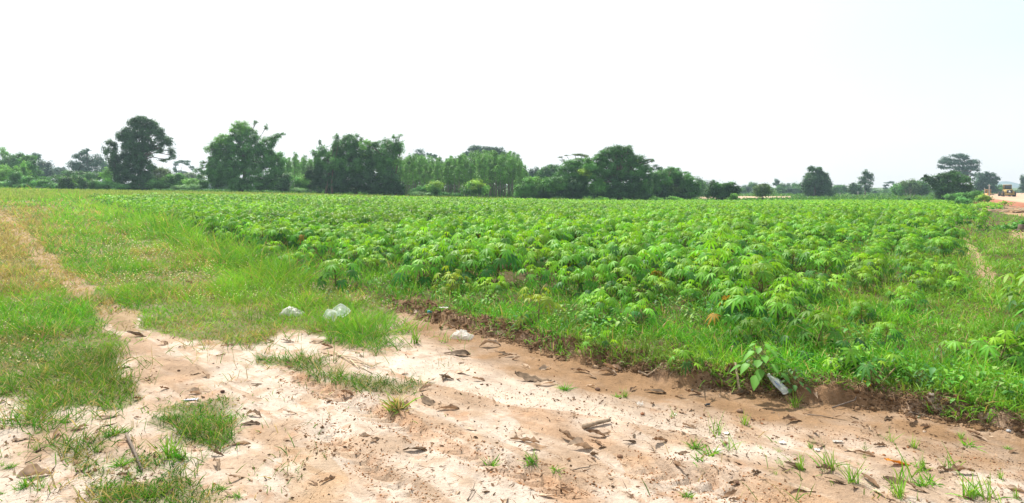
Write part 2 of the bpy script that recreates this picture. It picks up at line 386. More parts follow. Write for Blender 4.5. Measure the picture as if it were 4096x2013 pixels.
# ------------------------------------------------------------------ ground sheet
def build_ground():
    rad = [.35]
    while rad[-1] < 4500:
        r = rad[-1]
        rad.append(r * (1.05 if r < 2 else 1.004 if r < 7 else 1.006 if r < 9 else 1.010 if r < 22 else 1.02 if r < 140 else 1.09))
    rad = np.array(rad)
    th = np.concatenate([np.linspace(-180, -72, 28)[:-1], np.linspace(-72, -44, 60)[:-1], np.linspace(-44, 44, 760), np.linspace(44, 72, 60)[1:], np.linspace(72, 180, 28)[1:-1]])
    th = np.radians(th); n = len(th); k = len(rad)
    x = (rad[:, None] * np.sin(th)[None]).ravel(); y = (rad[:, None] * np.cos(th)[None]).ravel()
    z = height(x, y)
    V = np.stack([x, y, z], 1)
    i = np.arange(k - 1)[:, None]; j = np.arange(n)[None]; j2 = (j + 1) % n
    Q = np.stack([i * n + j, i * n + j2, (i + 1) * n + j2, (i + 1) * n + j], -1).reshape(-1, 4)
    V = np.concatenate([V, [[0, 0, float(height(np.array([0.]), np.array([.01]))[0])]]]); c = len(V) - 1
    T = np.stack([np.full(n, c), (np.arange(n) + 1) % n, np.arange(n)], 1)
    Q = Q[:, ::-1]; T = T[:, ::-1]
    # colours of the soils
    def mixc(A, B, t): return A * (1 - t[:, None]) + np.asarray(B)[None] * t[:, None]
    u, v = warp(x, y, z, .6); d = edge_d(x, y)
    n1 = fbm(x * 1.3, y * 1.3, 3); n2 = fbm(x * 4, y * 4, 13); n3 = fbm(x * 9, y * 9, 23)
    A = np.tile(np.array([.42, .325, .25]), (len(x), 1)); sa = x * .745 - y * .667; sb = x * .667 + y * .745; st1 = fbm(sa * .7, sb * 5, 301, 4); st2 = fbm(sa * 2.2, sb * 14, 311, 4)
    A = mixc(A, (.50, .425, .36), ss(n1, .40, .60)); A = mixc(A, (.30, .205, .135), ss(st1, .5, .66) * .75 * ss(n1, .62, .40)); A = mixc(A, (.33, .23, .155), ss(st2, .54, .68) * .6); A = mixc(A, (.53, .46, .40), ss(st1, .5, .34) * .5)
    A = mixc(A, (.38, .27, .185), ss(n2, .55, .72) * .7)
    A = mixc(A, (.30, .16, .085), ss(n3, .60, .75) * .55 * ss(n1, .3, .6))
    for P, c_, w in (([(330, 0), (0, 0), (0, 0)], (.3, .2, .1), 0.),
                     ([(1120, 1800), (1250, 1790), (1380, 1900), (1400, 2040), (1150, 2040), (1080, 1900)], (.36, .24, .135), .5),
                     ([(1180, 1480), (1320, 1520), (1620, 1650), (1900, 1790), (2400, 1990), (2300, 2040), (2000, 1900), (1700, 1760), (1400, 1620), (1170, 1520)], (.40, .25, .155), .6),
                     ([(2440, 1820), (2600, 1830), (3100, 1900), (3400, 1990), (3300, 2040), (2800, 1960), (2500, 1900)], (.38, .24, .14), .6),
                     ([(2000, 1560), (2300, 1600), (2500, 1680), (2600, 1750), (2400, 1800), (2100, 1700)], (.35, .225, .14), .6),
                     ([(1560, 1450), (1900, 1440), (2100, 1520), (2600, 1600), (3000, 1700), (2900, 1760), (2500, 1700), (2000, 1600), (1640, 1520)], (.52, .45, .385), .75)):
        A = mixc(A, c_, inpoly(u, v, P) * w * ss(n2, .2, .55))
    damp = ss(d, -1.15, -.3) * (1 - ss(d, .0, .1)) * ss(x, -1.9, -.8)
    A = mixc(A, (.235, .145, .078), np.clip(damp * (.8 + 1.1 * (n2 - .35)), 0, .95))
    gd, tr = grass_density(x, y, z)
    A = mixc(A, (.12, .13, .04), np.clip(gd * 1.3 - .15, 0, 1) * .85 * (1 - tr))
    A = mixc(A, (.27, .19, .105), tr * (y > 3) * .85)
    fld = ss(d + .15 * (n2 - .5), .02, .12)
    berm = fld * (1 - ss(d, .3, .6)) * ss(x, -2.2, -1)
    A = mixc(A, (.085, .065, .03), fld)
    A = mixc(A, (.135, .074, .040), berm * (y < 14))
    A = mixc(A, (.32, .21, .135), berm * (y < 14) * ss(n3, .52, .68) * .7)
    far = ss(y, 62, 90) * fld
    A = mixc(A, (.085, .13, .03), far)
    # right-hand strip: bare furrow, churned dirt, red soil
    u0, v0 = proj(x, y, z)
    dirt = [(3880, 838), (3900, 805), (3960, 800), (4096, 795), (5200, 780), (5200, 1000), (4096, 868), (4000, 850)]
    A = mixc(A, (.30, .205, .115), inpoly(u0 + 30 * (n1 - .5), v0 + 6 * (n2 - .5), dirt) * (y > 20))
    for P in ([(3835, 945), (3870, 950), (3930, 1020), (3990, 1100), (3985, 1175), (3920, 1165), (3900, 1080)], [(4030, 905), (4200, 890), (4200, 975), (4060, 960)],
              [(3930, 985), (4010, 975), (4020, 1000), (3960, 1000)]):
        A = mixc(A, (.34, .245, .15), inpoly(u0 + 70 * (n2 - .5), v0 + 30 * (n3 - .5), P) * (y > 5) * .85)
    A = mixc(A, (.42, .32, .22), inpoly(u0, v0 + 2 * (n1 - .5), [(2790, 787), (3165, 785), (3165, 792), (2960, 797), (2790, 797)]) * (y > 50))
    A = A * (1 + .30 * (n3[:, None] - .5) + .22 * (fbm(x * 22, y * 22, 25, 3)[:, None] - .5))
    A = np.concatenate([A, [[.4, .3, .22]]]) * np.array([.93, .905, .90])
    return tag(mk('ground', V, Q, T, A, M['ground'], smooth=True), kind='structure')
build_ground()

# ------------------------------------------------------------------ grass cover
GREENS = np.array([(.055, .24, .02), (.09, .31, .022), (.14, .36, .03), (.21, .36, .045)])
DRY = np.array([(.33, .27, .11), (.42, .34, .17)])

def blades(x, y, z, L, W, lean, col, base_dark=.6, prof=(1, .85, .06), droop=.35):
    n = len(x); az = rng.uniform(0, 2 * math.pi, n)
    ln = np.clip(rng.normal(lean, .25, n), .05, 1.35)
    D = np.stack([np.cos(az) * np.sin(ln), np.sin(az) * np.sin(ln), np.cos(ln)], 1)
    fa = rng.uniform(0, 2 * math.pi, n); ref = np.stack([np.cos(fa), np.sin(fa), np.zeros(n)], 1)
    Nn = nrm(ref - D * (ref * D).sum(1, keepdims=True))
    V, Q, k = strips(np.stack([x, y, z - .004], 1), D, Nn, L, W, droop * rng.uniform(.3, 1.6, n), prof)
    C = np.repeat(col, k, 0).reshape(n, len(prof), 2, 3).copy()
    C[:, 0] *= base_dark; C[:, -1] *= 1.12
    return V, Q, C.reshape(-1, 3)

def pick(n, table, w):
    w = np.array(w, float); w /= w.sum()
    return table[rng.choice(len(table), n, p=w)] * rng.uniform(.8, 1.2, (n, 1))

def scatter(n, y0, y1, s0, s1, p=-.5):
    """points in a fan: depth pdf ~ y^p per log-depth, across tangents s0..s1"""
    q = rng.uniform(0, 1, n)
    a, b = y0 ** p, y1 ** p
    y = (a + q * (b - a)) ** (1 / p)
    return rng.uniform(s0, s1, n) * y, y

def meadow():
    mb = MB()
    x, y = scatter(530000, 3.0, 95, -1.45, .95, -.35)
    m = edge_d(x, y) < .15; x = x[m]; y = y[m]
    z = height(x, y); g, tr = grass_density(x, y, z)
    g = g * np.clip(.02 + 1.7 * fbm(x * 2.1, y * 2.1, 111, 4) - .08 * (y < 9), .06, 1)
    k = rng.uniform(0, 1, len(x)) < g; x, y, z, tr = x[k], y[k], z[k], tr[k]
    n = len(x); u, v = proj(x, y, z)
    hn = fbm(x * .9, y * .9, 121, 3)
    L = (.05 + .10 * ss(hn, .35, .65)) * rng.uniform(.6, 1.5, n)
    L = 1.25 * np.where(tr, L * .7, L) * (1 + .8 * ss(y, 8, 25)) * (1 + 1.3 * np.exp(-((edge_d(x, y) + .2) / .9) ** 2) * (x < -2)); L = np.where(v > 1560, L * .8, np.where(v < 1360, L * 1.4, L))
    tr2 = inpoly(u + 60 * (hn - .5), v, [(330, 850), (430, 900), (640, 1010), (840, 1130), (1010, 1290), (1120, 1340), (960, 1350), (830, 1220), (620, 1090), (440, 970), (330, 900)]); L = np.where(tr2, L * .8, L)
    W = np.maximum(.0022, y * .00042) * rng.uniform(.7, 1.4, n)
    dn = fbm(x * .55, y * .55, 131, 3) + .10 * (fbm(x * 6, y * 6, 137, 2) - .5)
    cg = pick(n, GREENS, (2, 4, 4, 2)); cd = pick(n, DRY, (1, 1)); cy = pick(n, GREENS[2:], (1, 1))
    yel = ss(dn, .45, .62)[:, None]; C = cg * (1 - yel) + cy * yel
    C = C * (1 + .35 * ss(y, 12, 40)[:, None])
    left = ss(u + 260 * (hn - .5), 360, 60) * ss(v, 800, 860) * (1 - ss(v, 1120, 1240))
    dry = np.clip(left * .8 + tr * .7 + tr2 * .14 + .06 + .35 * ss(fbm(x * .8, y * .8, 135, 3), .5, .66), 0, .9)
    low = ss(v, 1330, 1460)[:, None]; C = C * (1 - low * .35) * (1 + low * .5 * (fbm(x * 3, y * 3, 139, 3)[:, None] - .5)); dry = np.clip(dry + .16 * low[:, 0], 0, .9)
    isd = rng.uniform(0, 1, n) < dry
    C = np.where(isd[:, None], cd, C)
    mb.add(*[a for a in blades(x, y, z, L, W, .62, C)][:2], C=None) if False else None
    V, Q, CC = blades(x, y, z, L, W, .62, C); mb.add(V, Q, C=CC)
    tag(mb.build('meadow_grass', M['grass']), 'short green and yellowing grass covering the verge and patches on the sand', 'grass', kind='stuff')
    # seed heads and small white flowers over the verge
    x, y = scatter(26000, 3.6, 60, -1.0, .1, -.6)
    z = height(x, y); g, tr = grass_density(x, y, z); u, v = proj(x, y, z)
    pn = fbm(x * .7, y * .7, 141, 3)
    band = np.where(v < 1130, ss(pn, .44, .6), ss(pn, .54, .68)); band = np.where((u < 160) & (v > 1230) & (v < 1500), np.maximum(band, .3), band)
    k = (rng.uniform(0, 1, len(x)) < g * band * .7) & (edge_d(x, y) < .1); x, y, z, u, v = x[k], y[k], z[k], u[k], v[k]
    n = len(x); hh = rng.uniform(.06, .15, n) * (1 + .8 * ss(y, 8, 25)); s = np.maximum(.0055, y * .00075) * rng.uniform(.7, 1.3, n)
    mb = MB()
    pts = np.stack([x, y, z + hh], 1)
    for ax in (np.array([1.0, 0, .3]), np.array([0, 1.0, .5]), np.array([.5, -.5, 1.0])):
        a = nrm(ax); b = nrm(np.cross(a, [0.1, .2, .9]))
        V = np.stack([pts - a * s[:, None], pts + b * s[:, None], pts + a * s[:, None], pts - b * s[:, None]], 1)
        mb.add(V.reshape(-1, 3), np.arange(4 * n).reshape(-1, 4), C=np.repeat(np.where((u < 420)[:, None] & (v < 1140)[:, None], [[.62, .55, .36]], [[.72, .74, .66]]) * rng.uniform(.8, 1.1, (n, 1)), 4, 0))
    V, Q, CC = blades(x, y, z, hh, np.maximum(.0009, y * .00016), .08, np.tile([.12, .2, .04], (n, 1)), droop=.05); mb.add(V, Q, C=CC)
    tag(mb.build('wild_flowers', M['grass']), 'tiny white flowers and pale seed heads dotted over the grass verge', 'flowers', kind='stuff')
meadow()

def right_mask(x, y, z):
    """1 where the weedy grass strip on the right replaces the crop"""
    u, v = proj(x, y, z)
    e = np.interp(v, [p[1] for p in RIGHT_EDGE][::-1], [p[0] for p in RIGHT_EDGE][::-1])
    return ss(u + 90 * (fbm(x * .6, y * .6, 151, 2) - .5), e - 110, e + 330)

BARE_R = [[(3835, 945), (3870, 950), (3930, 1020), (3990, 1100), (3985, 1175), (3920, 1165), (3900, 1080)], [(4030, 905), (4200, 890), (4200, 975), (4060, 960)]]

def field_grass():
    mb = MB()
    x, y = scatter(400000, 3.0, 70, -.7, 1.75, -.55)
    d = edge_d(x, y); m = d > .0; x, y, d = x[m], y[m], d[m]
    z = height(x, y); u, v = proj(x, y, z); rm = right_mask(x, y, z)
    n1 = fbm(x * 1.6, y * 1.6, 161, 3)
    strip = (1 - ss(d, .9, 2.3)) * ss(d + .34 * (n1 - .5), .10, .24)
    inner = .95 * ss(n1, .25, .5) * (1 - ss(y, 14, 26)) * ss(u, 900, 1400)
    near_r = ss(u, 2700, 3300) * (1 - ss(y, 9, 13)) * .75 * ss(n1, .3, .5)
    g = np.maximum(np.maximum(strip * (.35 + .9 * ss(n1, .3, .55)), inner), np.maximum(rm, near_r) * (.5 + .6 * n1))
    g = g * (1 - .8 * ss(y, 50, 70) * (rm < .5))
    for P in BARE_R: g = np.where(inpoly(u + 30 * (n1 - .5), v, P), g * .5, g)
    dirt = inpoly(u + 20 * (n1 - .5), v, [(3880, 838), (3900, 800), (4096, 790), (5200, 780), (5200, 1000), (4096, 868), (4000, 850)])
    g = np.where(dirt, 0, g)
    k = rng.uniform(0, 1, len(x)) < g; x, y, z, d, u, v, n1 = x[k], y[k], z[k], d[k], u[k], v[k], n1[k]
    n = len(x); hn = fbm(x * 1.2, y * 1.2, 171, 3)
    L = (.12 + .20 * ss(hn, .3, .7)) * rng.uniform(.5, 1.35, n) * (.55 + .45 * ss(d, .1, .6))
    L = np.where(y > 20, L * .8, L)
    W = np.maximum(.0032, y * .00046) * rng.uniform(.7, 1.4, n)
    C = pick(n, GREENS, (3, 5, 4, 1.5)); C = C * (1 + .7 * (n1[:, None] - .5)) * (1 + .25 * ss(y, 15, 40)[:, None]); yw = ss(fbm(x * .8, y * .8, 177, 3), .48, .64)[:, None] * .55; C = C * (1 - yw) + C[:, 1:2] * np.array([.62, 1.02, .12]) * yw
    rr = ss(u, 3500, 3950)[:, None] * .6; C = C * (1 - rr) + pick(n, GREENS[2:], (1, 1)) * rr
    isd = rng.uniform(0, 1, n) < .08; C = np.where(isd[:, None], pick(n, DRY, (1, 1)), C)
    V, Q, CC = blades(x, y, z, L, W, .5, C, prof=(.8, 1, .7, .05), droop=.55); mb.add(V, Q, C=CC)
    tag(mb.build('field_edge_grass', M['grass']), 'taller lush grass along the field edge and between the crop plants', 'grass', kind='stuff')
    # pale seeding grass at the far side of the field
    mb = MB()
    x, y = scatter(140000, 38, 100, -.95, 0.25, -.3)
    z = height(x, y); u, v = proj(x, y, z); d = edge_d(x, y)
    lim = np.interp(u, [-300, 300, 700, 1400, 2000, 2600], [40, 48, 59, 65, 74, 90]) + 6 * (fbm(x * .15, y * .15, 181, 2) - .5)
    k = (d > -6) & (y > lim) & (y < 96) & (rng.uniform(0, 1, len(x)) < ss(y, lim, lim + 8)); x, y, z = x[k], y[k], z[k]; n = len(x)
    C = pick(n, np.array([(.20, .33, .06), (.27, .37, .09), (.34, .38, .15)]), (3, 3, 1.5))
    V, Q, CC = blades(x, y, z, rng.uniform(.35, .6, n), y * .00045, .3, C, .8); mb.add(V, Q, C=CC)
    tag(mb.build('pale_grass_band', M['grass']), 'pale yellow green seeding grass along the far side of the field', 'grass', kind='stuff')
    # rough herbs beyond the field
    mb = MB()
    x, y = scatter(60000, 80, 260, -1.0, 1.0, -.8)
    z = height(x, y); u, v = proj(x, y, z); d = edge_d(x, y)
    bare = inpoly(u, v, [(2790, 787), (3165, 785), (3165, 792), (2960, 797), (2790, 797)]) | inpoly(u, v, [(3900, 806), (3960, 797), (4096, 780), (5200, 770), (5200, 1000), (4096, 868), (3880, 840)])
    k = ~bare & (y > 88) & ((d > 0) | (y > 90)); x, y, z = x[k], y[k], z[k]; n = len(x)
    C = pick(n, np.array([(.055, .17, .03), (.085, .22, .035), (.14, .27, .045)]), (3, 3, 1.2))
    V, Q, CC = blades(x, y, z, rng.uniform(.3, .8, n), y * .0008, .6, C, .7); mb.add(V, Q, C=CC)
    tag(mb.build('rough_herbs', M['grass']), 'rough green herbs covering the ground beyond the crop field', 'weeds', kind='stuff')
field_grass()

# ------------------------------------------------------------------ cassava
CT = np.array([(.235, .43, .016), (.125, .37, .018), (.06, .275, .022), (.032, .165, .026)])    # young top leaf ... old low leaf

def cassava_mesh(r, hgt=.48, nleaf=28, nlobe=7, lod=0, yel=.0, spread=1.0, dark=0.):
    """foliage arrays and stem arrays of one plant, base at the origin"""
    fo = MB(); st = MB()
    P = []; Dv = []; Nv = []; Ls = []; Ws = []; Cs = []; Dr = []
    nst = 1 if lod else r.integers(1, 4)
    tops = []
    for k in range(nst):
        a = r.uniform(0, 6.28); off = .03 * k
        b = np.array([math.cos(a) * off, math.sin(a) * off, 0]); t = b + np.array([math.cos(a) * .07 * (1 + k), math.sin(a) * .07 * (1 + k), hgt * r.uniform(.62, .74)])
        t = t * np.array([1.5, 1.5, 1 - .22 * k]); tops.append((b, t)); st.tube([b - [0, 0, .03], b * .5 + t * .5 + [.01, .01, 0], t], [.011, .009, .006], 6 if lod == 0 else 3)
    for i in range(nleaf):
        b, t = tops[i % nst]; q = i / (nleaf - 1)                       # 0 top ... 1 low
        h0 = b + (t - b) * (1 - .62 * q * r.uniform(.8, 1.2))
        az = i * 2.399 + r.uniform(-.3, .3); el = R(74 - 66 * q ** .8 + r.uniform(-24, 24)); lp = (.10 + .20 * min(1, q * 2.0)) * r.uniform(.6, 1.4) * spread
        o = np.array([math.cos(az), math.sin(az), 0]); tn = np.array([-math.sin(az), math.cos(az), 0])
        E = h0 + o * math.cos(el) * lp + np.array([0, 0, math.sin(el) * lp])
        if lod == 0: st.tube([h0, (h0 + E) / 2 + [0, 0, .012], E], [.0028, .0022, .002], 4, cap=False)
        tilt = R(14 + 34 * q + r.uniform(-20, 20)); oo = o * math.cos(tilt) - np.array([0, 0, math.sin(tilt)]); nn = o * math.sin(tilt) + np.array([0, 0, math.cos(tilt)])
        size = (.072 + .070 * min(1, q * 3)) * r.uniform(.85, 1.15) * (1.15 if lod else 1)
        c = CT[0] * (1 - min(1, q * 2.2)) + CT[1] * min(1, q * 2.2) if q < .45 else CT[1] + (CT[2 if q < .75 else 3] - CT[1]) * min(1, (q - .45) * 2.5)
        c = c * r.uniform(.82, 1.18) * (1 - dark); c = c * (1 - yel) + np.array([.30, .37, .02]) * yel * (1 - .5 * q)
        if q > .85 and nleaf > 15 and r.uniform() < .05: c = np.array([.33, .2, .02])
        ph = np.radians(np.linspace(-115, 115, nlobe))
        for p in ph:
            p += r.uniform(-.08, .08)
            P.append(E); dd = math.cos(p) * oo + math.sin(p) * tn - nn * .12; Dv.append(dd / np.linalg.norm(dd)); Nv.append(nn)
            Ls.append(size * (1 - .33 * abs(p) / 2)); Ws.append(size * (.108 if lod == 0 else .15 if lod == 1 else .22)); Cs.append(c * r.uniform(.92, 1.08)); Dr.append(r.uniform(.25, .6))
    P = np.array(P); Cs = np.array(Cs)
    if lod == 0:
        V, Q, k = strips(P, np.array(Dv), np.array(Nv), Ls, Ws, Dr, (.15, .75, 1.0, .7, .04), mid=True)
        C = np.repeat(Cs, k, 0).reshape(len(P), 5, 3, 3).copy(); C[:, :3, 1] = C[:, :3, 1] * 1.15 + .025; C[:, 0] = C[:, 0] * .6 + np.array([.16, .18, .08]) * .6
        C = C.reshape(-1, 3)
    else:
        V, Q, k = strips(P, np.array(Dv), np.array(Nv), Ls, Ws, Dr, (.3, 1.0, .1)); C = np.repeat(Cs, k, 0)
    fo.add(V, Q, C=C)
    return fo, st

def cassava_proto(i, **k):
    r = np.random.default_rng(100 + i); fo, st = cassava_mesh(r, **k)
    root = bpy.data.objects.new('cassava_plant', None); root.empty_display_size = .1; root['category'] = 'cassava plant'
    a = fo.build('foliage', M['cassava'], root); b = st.build('stem', M['stem'], root)
    for o in (a, b): COL.objects.unlink(o)
    return root, a, b

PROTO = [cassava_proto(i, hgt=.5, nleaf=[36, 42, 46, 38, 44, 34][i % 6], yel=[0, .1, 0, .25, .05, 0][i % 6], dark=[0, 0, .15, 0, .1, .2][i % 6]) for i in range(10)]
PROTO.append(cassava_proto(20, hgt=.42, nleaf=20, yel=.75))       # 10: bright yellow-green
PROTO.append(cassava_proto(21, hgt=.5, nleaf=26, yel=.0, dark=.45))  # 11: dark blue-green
PROTO.append(cassava_proto(22, hgt=.24, nleaf=11, yel=.1, dark=.1))  # 12: small seedling

def put_cassava(pi, x, y, z, rz, sc, label, group=None):
    p, a, b = PROTO[pi]
    r = p.copy(); COL.objects.link(r); r.location = (x, y, z); r.rotation_euler = (random.uniform(-.1, .1), random.uniform(-.1, .1), rz); r.scale = (sc, sc, sc * random.uniform(.92, 1.08))
    r['label'] = label
    if group: r['group'] = group
    for o in (a, b):
        c = o.copy(); COL.objects.link(c); c.parent = r
    return r

HAND = [ # u, base v, top v, prototype, label
    (1350, 1165, 1012, 5, 'tall dark cassava plant at the field corner, above the clear plastic food box'),
    (1185, 1085, 990, 4, 'cassava plant with yellow top leaves, next left of the dark corner plant'),
    (1075, 1045, 962, 3, 'yellow topped cassava plant near the left end of the front row'),
    (905, 990, 925, 1, 'leftmost large cassava plant of the front row beside the grass verge'),
    (1505, 1095, 1012, 3, 'low spreading cassava plant right of the dark corner plant'),
    (1790, 1175, 1078, 10, 'bright yellow green cassava plant alone in the grass above the clod ridge'),
    (1965, 1205, 1115, 3, 'pale faded cassava plant between the yellow one and the front clump'),
    (2155, 1295, 1165, 10, 'pale yellowish cassava dome nearest the ridge, standing in tall grass'),
    (2370, 1300, 1165, 1, 'cassava plant with long pale drooping leaves beside the yellowish dome'),
    (2570, 1310, 1200, 0, 'mid green cassava plant with hanging outer leaves at the grass strip'),
    (2190, 1165, 1048, 0, 'dense cassava plant at the left of the big front clump'),
    (2360, 1190, 1070, 2, 'broad leaved cassava plant in the middle of the big front clump'),
    (2520, 1215, 1095, 4, 'bright cassava plant at the right end of the big front clump'),
    (2645, 1205, 1100, 3, 'cassava plant with yellow leaf tips touching the big front clump'),
    (2770, 1215, 1140, 1, 'cassava plant with orange low leaves beside bare soil'),
    (2920, 1255, 1115, 2, 'tall cassava plant with dark lower leaves and a yellow fallen leaf beneath'),
    (2990, 1400, 1270, 11, 'blue green cassava plant in grass close behind the broad leaved weed'),
    (3255, 1430, 1238, 11, 'tallest dark green cassava plant near the ditch on the right'),
    (3330, 1190, 1085, 3, 'cassava plant with yellow leaf tips right of the thin soil patch'),
    (3130, 1150, 1072, 1, 'round cassava plant standing over a dry patch'),
    (3450, 1300, 1200, 5, 'dull green cassava plant amid weeds on the right'),
    (3545, 1400, 1285, 5, 'cassava plant with big open leaves above the right grass bank'),
    (3620, 1255, 1150, 0, 'thin cassava plant at the right limit of the rows'),
    (3490, 1545, 1425, 12, 'small leaning cassava plant growing out of the ditch bank'),
    (2395, 1420, 1365, 12, 'tiny cassava shoot hanging over the clod ridge'),
    (2790, 1475, 1400, 12, 'small cassava shoot with a yellow leaf overhanging the dark bank'),
]
taken = []
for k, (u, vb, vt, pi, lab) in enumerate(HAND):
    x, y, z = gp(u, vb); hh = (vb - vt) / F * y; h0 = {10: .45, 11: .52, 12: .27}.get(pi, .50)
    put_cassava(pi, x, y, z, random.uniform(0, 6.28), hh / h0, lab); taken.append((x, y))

def crop_points():
    a = math.atan2(-.28, 1.0); c, s = math.cos(a), math.sin(a); P = []
    for i in range(-180, 180):
        for j in range(0, 138):
            rx = i * .61 + (j % 2) * .3; ry = j * .98
            P.append((rx, ry))
    P = np.array(P, float); P += rng.normal(0, .075, P.shape)
    x = P[:, 0] * c - P[:, 1] * s; y = P[:, 0] * s + P[:, 1] * c + 3
    k = (y > 3) & (np.abs(x) < 1.4 * y) & (y < 98); x, y = x[k], y[k]
    d = edge_d(x, y); z = height(x, y, False); rm = right_mask(x, y, z); u, v = proj(x, y, z)
    dmin = np.where(y < 9, 1.5, np.where(y < 14, .75, .4)); dmin = np.where(u > 2300, 1.05, dmin)
    lim = np.interp(u, [-300, 300, 700, 1400, 2000, 2600, 4000], [38, 46, 57, 63, 72, 83, 84]) + 5 * (fbm(x * .12, y * .12, 183, 2) - .5)
    k = (d > dmin) & (rng.uniform(0, 1, len(x)) > np.where(y < 16, rm * .82, rm * 1.05)) & (y < lim) & (rng.uniform(0, 1, len(x)) > .05)
    x, y = x[k], y[k]
    u, v = proj(x, y, height(x, y, False)); k = ~(inpoly(u, v, BARE_R[0]) | inpoly(u, v - 60, BARE_R[0])); x, y = x[k], y[k]
    for (a_, b_) in taken:
        k = np.hypot(x - a_, y - b_) > .62; x, y = x[k], y[k]
    return x, y
cx_, cy_ = crop_points()
cz_ = height(cx_, cy_); o_ = np.argsort(cy_); cx_, cy_, cz_ = cx_[o_], cy_[o_], cz_[o_]
NEAR_N = 300 - len(HAND)
infr = np.abs(cx_) < cy_ * .86
near_i = np.where(infr)[0][:NEAR_N]; rest = np.setdiff1d(np.arange(len(cx_)), near_i)
cn = fbm(cx_ * .35, cy_ * .35, 201, 3)
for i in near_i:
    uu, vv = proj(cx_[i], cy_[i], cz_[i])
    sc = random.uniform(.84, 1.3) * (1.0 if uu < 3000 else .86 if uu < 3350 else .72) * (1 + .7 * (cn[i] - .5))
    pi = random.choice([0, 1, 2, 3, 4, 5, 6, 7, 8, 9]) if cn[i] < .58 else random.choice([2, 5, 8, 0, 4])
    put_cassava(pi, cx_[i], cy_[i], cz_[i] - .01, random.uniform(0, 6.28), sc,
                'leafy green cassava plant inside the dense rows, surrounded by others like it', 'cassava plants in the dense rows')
print('cassava near to', cy_[near_i[-1]], 'rest', len(rest))

def crop_rest():
    out = MB()
    for lod, lo, hi, nl, nb in ((1, 0, 40, 20, 5), (2, 40, 200, 11, 4)):
        vs = []
        for i in range(8):
            fo, st = cassava_mesh(np.random.default_rng(300 + i + 50 * lod), nleaf=nl, nlobe=nb, lod=lod, yel=[0, .15, .3, 0, .1, 0, .2, 0][i], dark=[0, 0, 0, .25, 0, .1, 0, .3][i])
            vs.append(fo.arr())
        for i in range(8):
            V, Q, _, C = vs[i]
            idx = rest[(cy_[rest] >= lo) & (cy_[rest] < hi) & (np.arange(len(rest)) % 8 == i)]
            if not len(idx): continue
            n = len(idx); a = rng.uniform(0, 6.28, n); sc = rng.uniform(.85, 1.15, n) * (1 if lod == 1 else 1.12); ca, sa = np.cos(a), np.sin(a)
            X = (V[None, :, 0] * ca[:, None] - V[None, :, 1] * sa[:, None]) * sc[:, None] + cx_[idx][:, None]
            Yy = (V[None, :, 0] * sa[:, None] + V[None, :, 1] * ca[:, None]) * sc[:, None] + cy_[idx][:, None]
            Z = V[None, :, 2] * sc[:, None] + cz_[idx][:, None]
            QQ = (np.arange(n) * len(V))[:, None, None] + Q[None]
            f = (.75 + .95 * (cn[idx] - .3) + .25 * ss(cy_[idx], 30, 70))[:, None, None]
            out.add(np.stack([X, Yy, Z], -1).reshape(-1, 3), QQ.reshape(-1, 4), C=(C[None] * f).reshape(-1, 3))
    tag(out.build('cassava_rows', M['cassava']), 'dense far rows of green cassava filling the rest of the field', 'crop', kind='stuff')
crop_rest()
# ------------------------------------------------------------------ trees and shrubs
def W3(u, v, Y): return np.array([(u - CX) / F * Y, Y, H - (v - VH) / F * Y])
GC = {'dark': (.036, .088, .034), 'mid': (.052, .14, .036), 'green': (.07, .19, .04), 'light': (.12, .27, .05), 'yellow': (.19, .31, .04),
      'blue': (.038, .085, .052), 'vine': (.075, .20, .055), 'pale': (.16, .28, .13), 'olive': (.075, .135, .04), 'grey': (.11, .155, .08), 'bam': (.06, .165, .038)}

def crown_mesh(lobes, Y, col, leaf=4.2, layers=19.0, origin=(0, 0, 0), elong=1.0, flat=.8, r=rng):
    Vs = []; Cs = []
    for lb in lobes:
        u, v, rx, rz = lb[:4]; dn = lb[4] if len(lb) > 4 else 1.0; cc = np.array(GC[lb[5]] if len(lb) > 5 else col)
        s = Y / F; rxm, rzm = rx * s, rz * s; rym = (rxm + min(rzm, rxm * 1.4)) * .5 * flat + .2 * s
        n = int(layers * dn * math.pi * rx * rz / leaf ** 2) + 6
        nc = max(6, int(math.pi * rx * rz / (leaf * 2.6) ** 2))
        d = nrm(r.normal(0, 1, (nc, 3))); q = r.uniform(.35, 1.0, (nc, 1)) ** .45
        cl = d * q; tone = r.uniform(.72, 1.3, nc)
        k = r.integers(0, nc, n)
        p = cl[k] + r.normal(0, min(.34, 1.5 * leaf / max(4, math.sqrt(rx * rz))), (n, 3))
        out = nrm(p + 1e-6)
        ce = W3(u, v, Y) + np.array([0, r.uniform(-.5, .5) * rym, 0])
        pos = ce + p * np.array([rxm, rym, rzm]) * .93
        nn = nrm(out * .7 + r.normal(0, .55, (n, 3)) + np.array([0, 0, .45]))
        a = nrm(np.cross(nn, r.normal(0, 1, (n, 3)))); b = np.cross(nn, a)
        L = leaf * s * r.uniform(.55, 1.25, (n, 1))
        V = np.stack([pos - a * L * .62 * elong, pos + b * L * .38 / elong, pos + a * L * .62 * elong, pos - b * L * .38 / elong], 1)
        C = 1.5 * cc[None] * (tone[k] * r.uniform(.8, 1.2, n))[:, None]
        Vs.append(V.reshape(-1, 3)); Cs.append(np.repeat(C, 4, 0))
    V = np.concatenate(Vs) - np.asarray(origin); C = np.concatenate(Cs)
    return V, np.arange(len(V)).reshape(-1, 4), C

